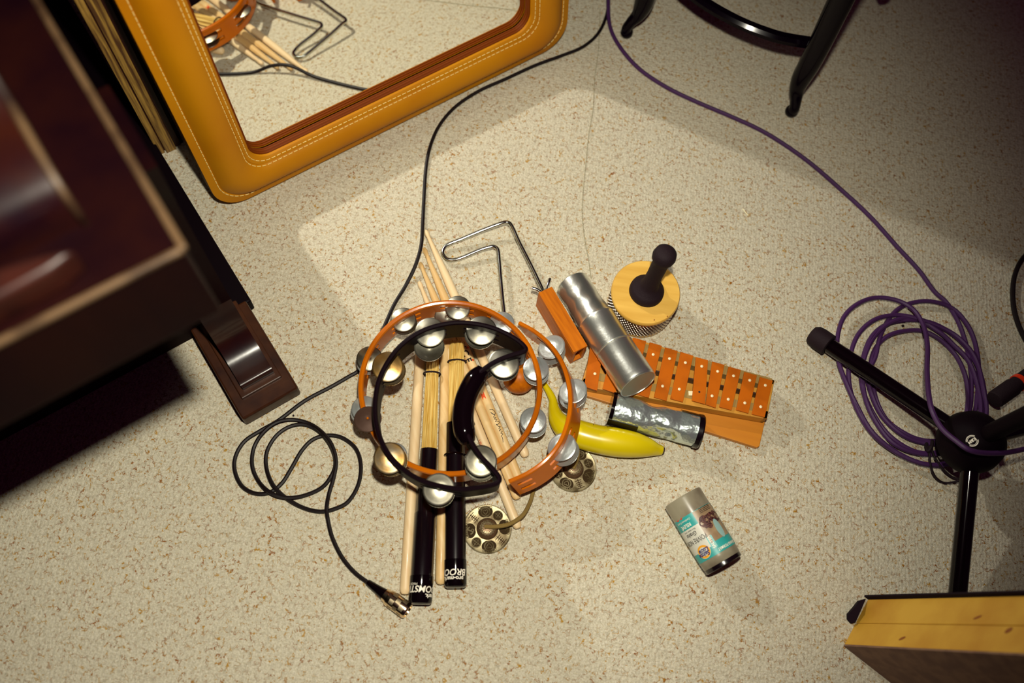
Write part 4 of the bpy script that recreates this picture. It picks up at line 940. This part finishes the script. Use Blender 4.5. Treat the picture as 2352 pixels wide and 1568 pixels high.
# ---------------------------------------------------------------- tripod microphone stand
def tripod():
    hz = .115; hc = P(2262, 1000, hz); base = Vector((hc.x, hc.y, 0))
    root = thing('tripod_stand', base, 'black tripod microphone stand base standing over the purple cable coil', 'stand')
    def leg(fx, fy, z1=.016, zh=.085, over=1.0, foot=True):
        f = P(fx, fy, z1); h = Vector((hc.x, hc.y, zh)); d = (f-h).normalized(); h2 = h+d*.025; e = h+(f-h)*over
        g = G(); g.cyl(h2, e, .0118, 24); l = obj('leg', g, M['black_gloss'], root)
        if foot:
            L = (e-h).length; g = G(); g.lathe(e-d*.022, e+d, [(0, .0128), (.001, .0172), (.018, .0176), (.027, .0165), (.032, .0130), (.033, 1e-6)], 28, cap=False); obj('rubber_foot', g, M['black_matte'], l)
        return l
    leg(1877, 775); leg(2190, 1465, foot=True)
    # third leg 120 degrees round
    d1 = (P(1877, 775, 0)-base).normalized(); d2 = (P(2190, 1465, 0)-base).normalized(); d3 = -(d1+d2).normalized(); Lg = (P(1877, 775, 0)-base).length
    f = base+d3*Lg+UP*.016; h = base+UP*.085; d = (f-h).normalized()
    g = G(); g.cyl(h+d*.025, f, .0118, 24); l = obj('leg', g, M['black_gloss'], root)
    g = G(); g.lathe(f-d*.022, f+d, [(0, .0128), (.001, .0172), (.018, .0176), (.027, .0165), (.032, .0130), (.033, 1e-6)], 28, cap=False); obj('rubber_foot', g, M['black_matte'], l)
    g = G(); g.lathe(base+UP*.055, base+UP, [(0, .020), (.004, .036), (.012, .043), (.028, .044), (.045, .040), (.058, .030), (.066, .020), (.070, .0145)], 48)
    hub = obj('hub', g, M['black_hub'], root)
    g = G(); g.cyl(base+UP*.04, base+UP*1.02, .0118, 28); obj('pole', g, M['black_hub'], root)
    # round maker's mark
    c, n = cast(hub, 2233, 1012); c = c+n*.0006
    ex = (R @ Vector((-.83, -.55, 0))); ex = (ex-ex.dot(n)*n).normalized(); ey = n.cross(ex)
    W = lambda x, y: c+ex*x+ey*y
    g = G()
    for rr_, w_ in ((.0074, .0007), (.0058, .0004)):
        for a0, a1 in ((25, 155), (205, 335)):
            vs = []
            for i in range(15):
                a = math.radians(a0+(a1-a0)*i/14); vs += [W(math.cos(a)*(rr_-w_), math.sin(a)*(rr_-w_)), W(math.cos(a)*(rr_+w_*.4), math.sin(a)*(rr_+w_*.4))]
            g.add(vs, [(2*i, 2*i+1, 2*i+3, 2*i+2) for i in range(14)])
    text_geo('K&M', .0056, lambda x, y: W(x, y-.0019), 0, g=g, bold=.0002)
    obj('emblem', g, M['white'], hub)
tripod()

# ---------------------------------------------------------------- stool (top right)
def stool():
    fA = P(1437, 84, 0); fB = P(1813, 264, 0); e = (fB-fA); back = Vector((-e.y, e.x, 0)); 
    if back.dot(P(1600, -300, 0)-fA) < 0: back = -back
    ctr = fA+(e+back)/2; root = thing('black_stool', ctr, 'black stool with curved legs, ball feet and a curved stretcher, at the top edge', 'stool')
    for k, f in enumerate((fA, fB, fA+back, fB+back)):
        out = (Vector((ctr.x, ctr.y, 0))-f).normalized()*-1
        prof = [(.0, .012, .0100), (.002, .022, .0090), (-.004, .036, .0095), (-.014, .052, .0125), (-.018, .075, .0160), (-.018, .11, .0175), (-.020, .16, .0180), (-.026, .24, .0190), (-.034, .36, .0200), (-.042, .5, .0200), (-.045, .72, .0200)]
        pts = smooth_path([f+out*(a+.0)+UP*z for a, z, r in prof], 5); rs = [v.x for v in smooth_path([Vector((r, 0, 0)) for a, z, r in prof], 5)]
        g = G(); g.tube(pts, rs, 20); l = obj('leg', g, M['black_enamel'], root)
        g = G(); g.ball(f+UP*.0115, .0112, n=24, k=14); obj('ball_foot', g, M['black_enamel'], l)
    # curved stretchers
    z = .125
    arc = smooth_path([P(1878, 99, z), P(1825, 92, z), P(1770, 79, z), P(1690, 47, z), P(1605, -3, z), P(1540, -62, z), P(1498, -120, z), P(1480, -160, z)], 6)
    def stretcher(pts, name='stretcher'):
        g = G(); vs = []; n = len(pts)
        for i in range(n):
            t = (pts[min(i+1, n-1)]-pts[max(i-1, 0)]).normalized(); dr = Vector((-t.y, t.x, 0))
            vs += [pts[i]+dr*a_+UP*b_ for a_, b_ in ((.010, .003), (.005, .0075), (-.005, .0075), (-.010, .003), (-.010, -.004), (-.004, -.008), (.004, -.008), (.010, -.004))]
        g.add(vs, [(i*8+k, i*8+(k+1) % 8, (i+1)*8+(k+1) % 8, (i+1)*8+k) for i in range(n-1) for k in range(8)]+[tuple(range(8)), tuple((n-1)*8+k for k in range(8))[::-1]])
        obj(name, g, M['black_enamel'], root)
    stretcher(arc)
    c2 = Vector((ctr.x, ctr.y, 0)); stretcher([Vector((2*c2.x-p.x, 2*c2.y-p.y, p.z)) for p in arc])
    g = G(); g.lathe(Vector((ctr.x, ctr.y, .71)), Vector((ctr.x, ctr.y, .78)), [(0, e.length*.56), (.01, e.length*.60), (.035, e.length*.62), (.06, e.length*.56), (.065, 1e-6)], 48); obj('seat', g, M['black_soft'], root)
stool()

# ---------------------------------------------------------------- framed panel standing at the lower right
def panel():
    b0 = P(1937, 1483, 0); a0 = P(1993, 1376, 0); d3 = (P(2046, 1568, 0)-b0).normalized()
    up = (P(2352, 1514, .27)-b0); up2 = (P(2352, 1357, .27)-a0); print('panel', up, up2, b0, a0, (a0-b0).length, d3.dot((a0-b0).normalized()))
    u = ((up+up2)/2).normalized()
    root = thing('framed_wooden_panel', b0, 'pine framed panel with brown hardboard face and black cloth back, standing at lower right', 'panel')
    dpt = a0-b0; Lu = .62; Lw = .60
    m0 = b0+dpt*.49
    def board(p, q, name):
        g = G(); t = d3*.02
        g.prism([p, q, q+t, p+t], [x+u*Lu for x in (p, q, q+t, p+t)]); return obj(name, g, M['pine'], root, smooth=False, bevel=.0012)
    b1 = board(b0+dpt*.035, m0-dpt*.004, 'frame_board'); b2 = board(m0+dpt*.004, a0, 'frame_board')
    W = lambda o, s, t: b0+dpt*s+u*t-d3*.0003
    for bb, s, t, rx, ry in ((b1, .20, .105, .0022, .0050), (b1, .40, .262, .0035, .0045), (b2, .62, .21, .0020, .0055)):
        g = G(); g.add([W(0, s, t)]+[W(0, s, t)+dpt.normalized()*rx*math.cos(k*PI/8)+(u+dpt.normalized()*.4)*ry*math.sin(k*PI/8) for k in range(16)], [(0, 1+k, 1+(k+1) % 16) for k in range(16)]); obj('knot', g, M['pine_dark'], bb)
    g = G(); t = dpt*.035; q = [b0, b0+t, b0+t+d3*Lw, b0+d3*Lw]; g.prism(q, [x+u*Lu for x in q]); obj('hardboard', g, M['hardboard'], root, smooth=False)
    g = G(); n = -d3; off = dpt*.035
    q = [a0-d3*.006, a0+off-d3*.006, a0+off+d3*Lw, a0+d3*Lw]; g.prism(q, [x+u*Lu for x in q]); cl = obj('cloth_back', g, M['black_fab'], root, smooth=False)
    g = G(); k = dpt.normalized()
    pp = [P(1990, 1374, .004), P(1975, 1378, .010), P(1962, 1396, .012), P(1950, 1408, .010), P(1946, 1422, .004), P(1957, 1432, .006), P(1966, 1428, .010), P(1978, 1400, .014)]
    g.prism([Vector((p.x, p.y, .0008)) for p in pp], pp); obj('cloth_fold', g, M['black_fab'], cl, bevel=.001)
panel()
for o in S.objects:
    if '_o' in o: del o['_o']
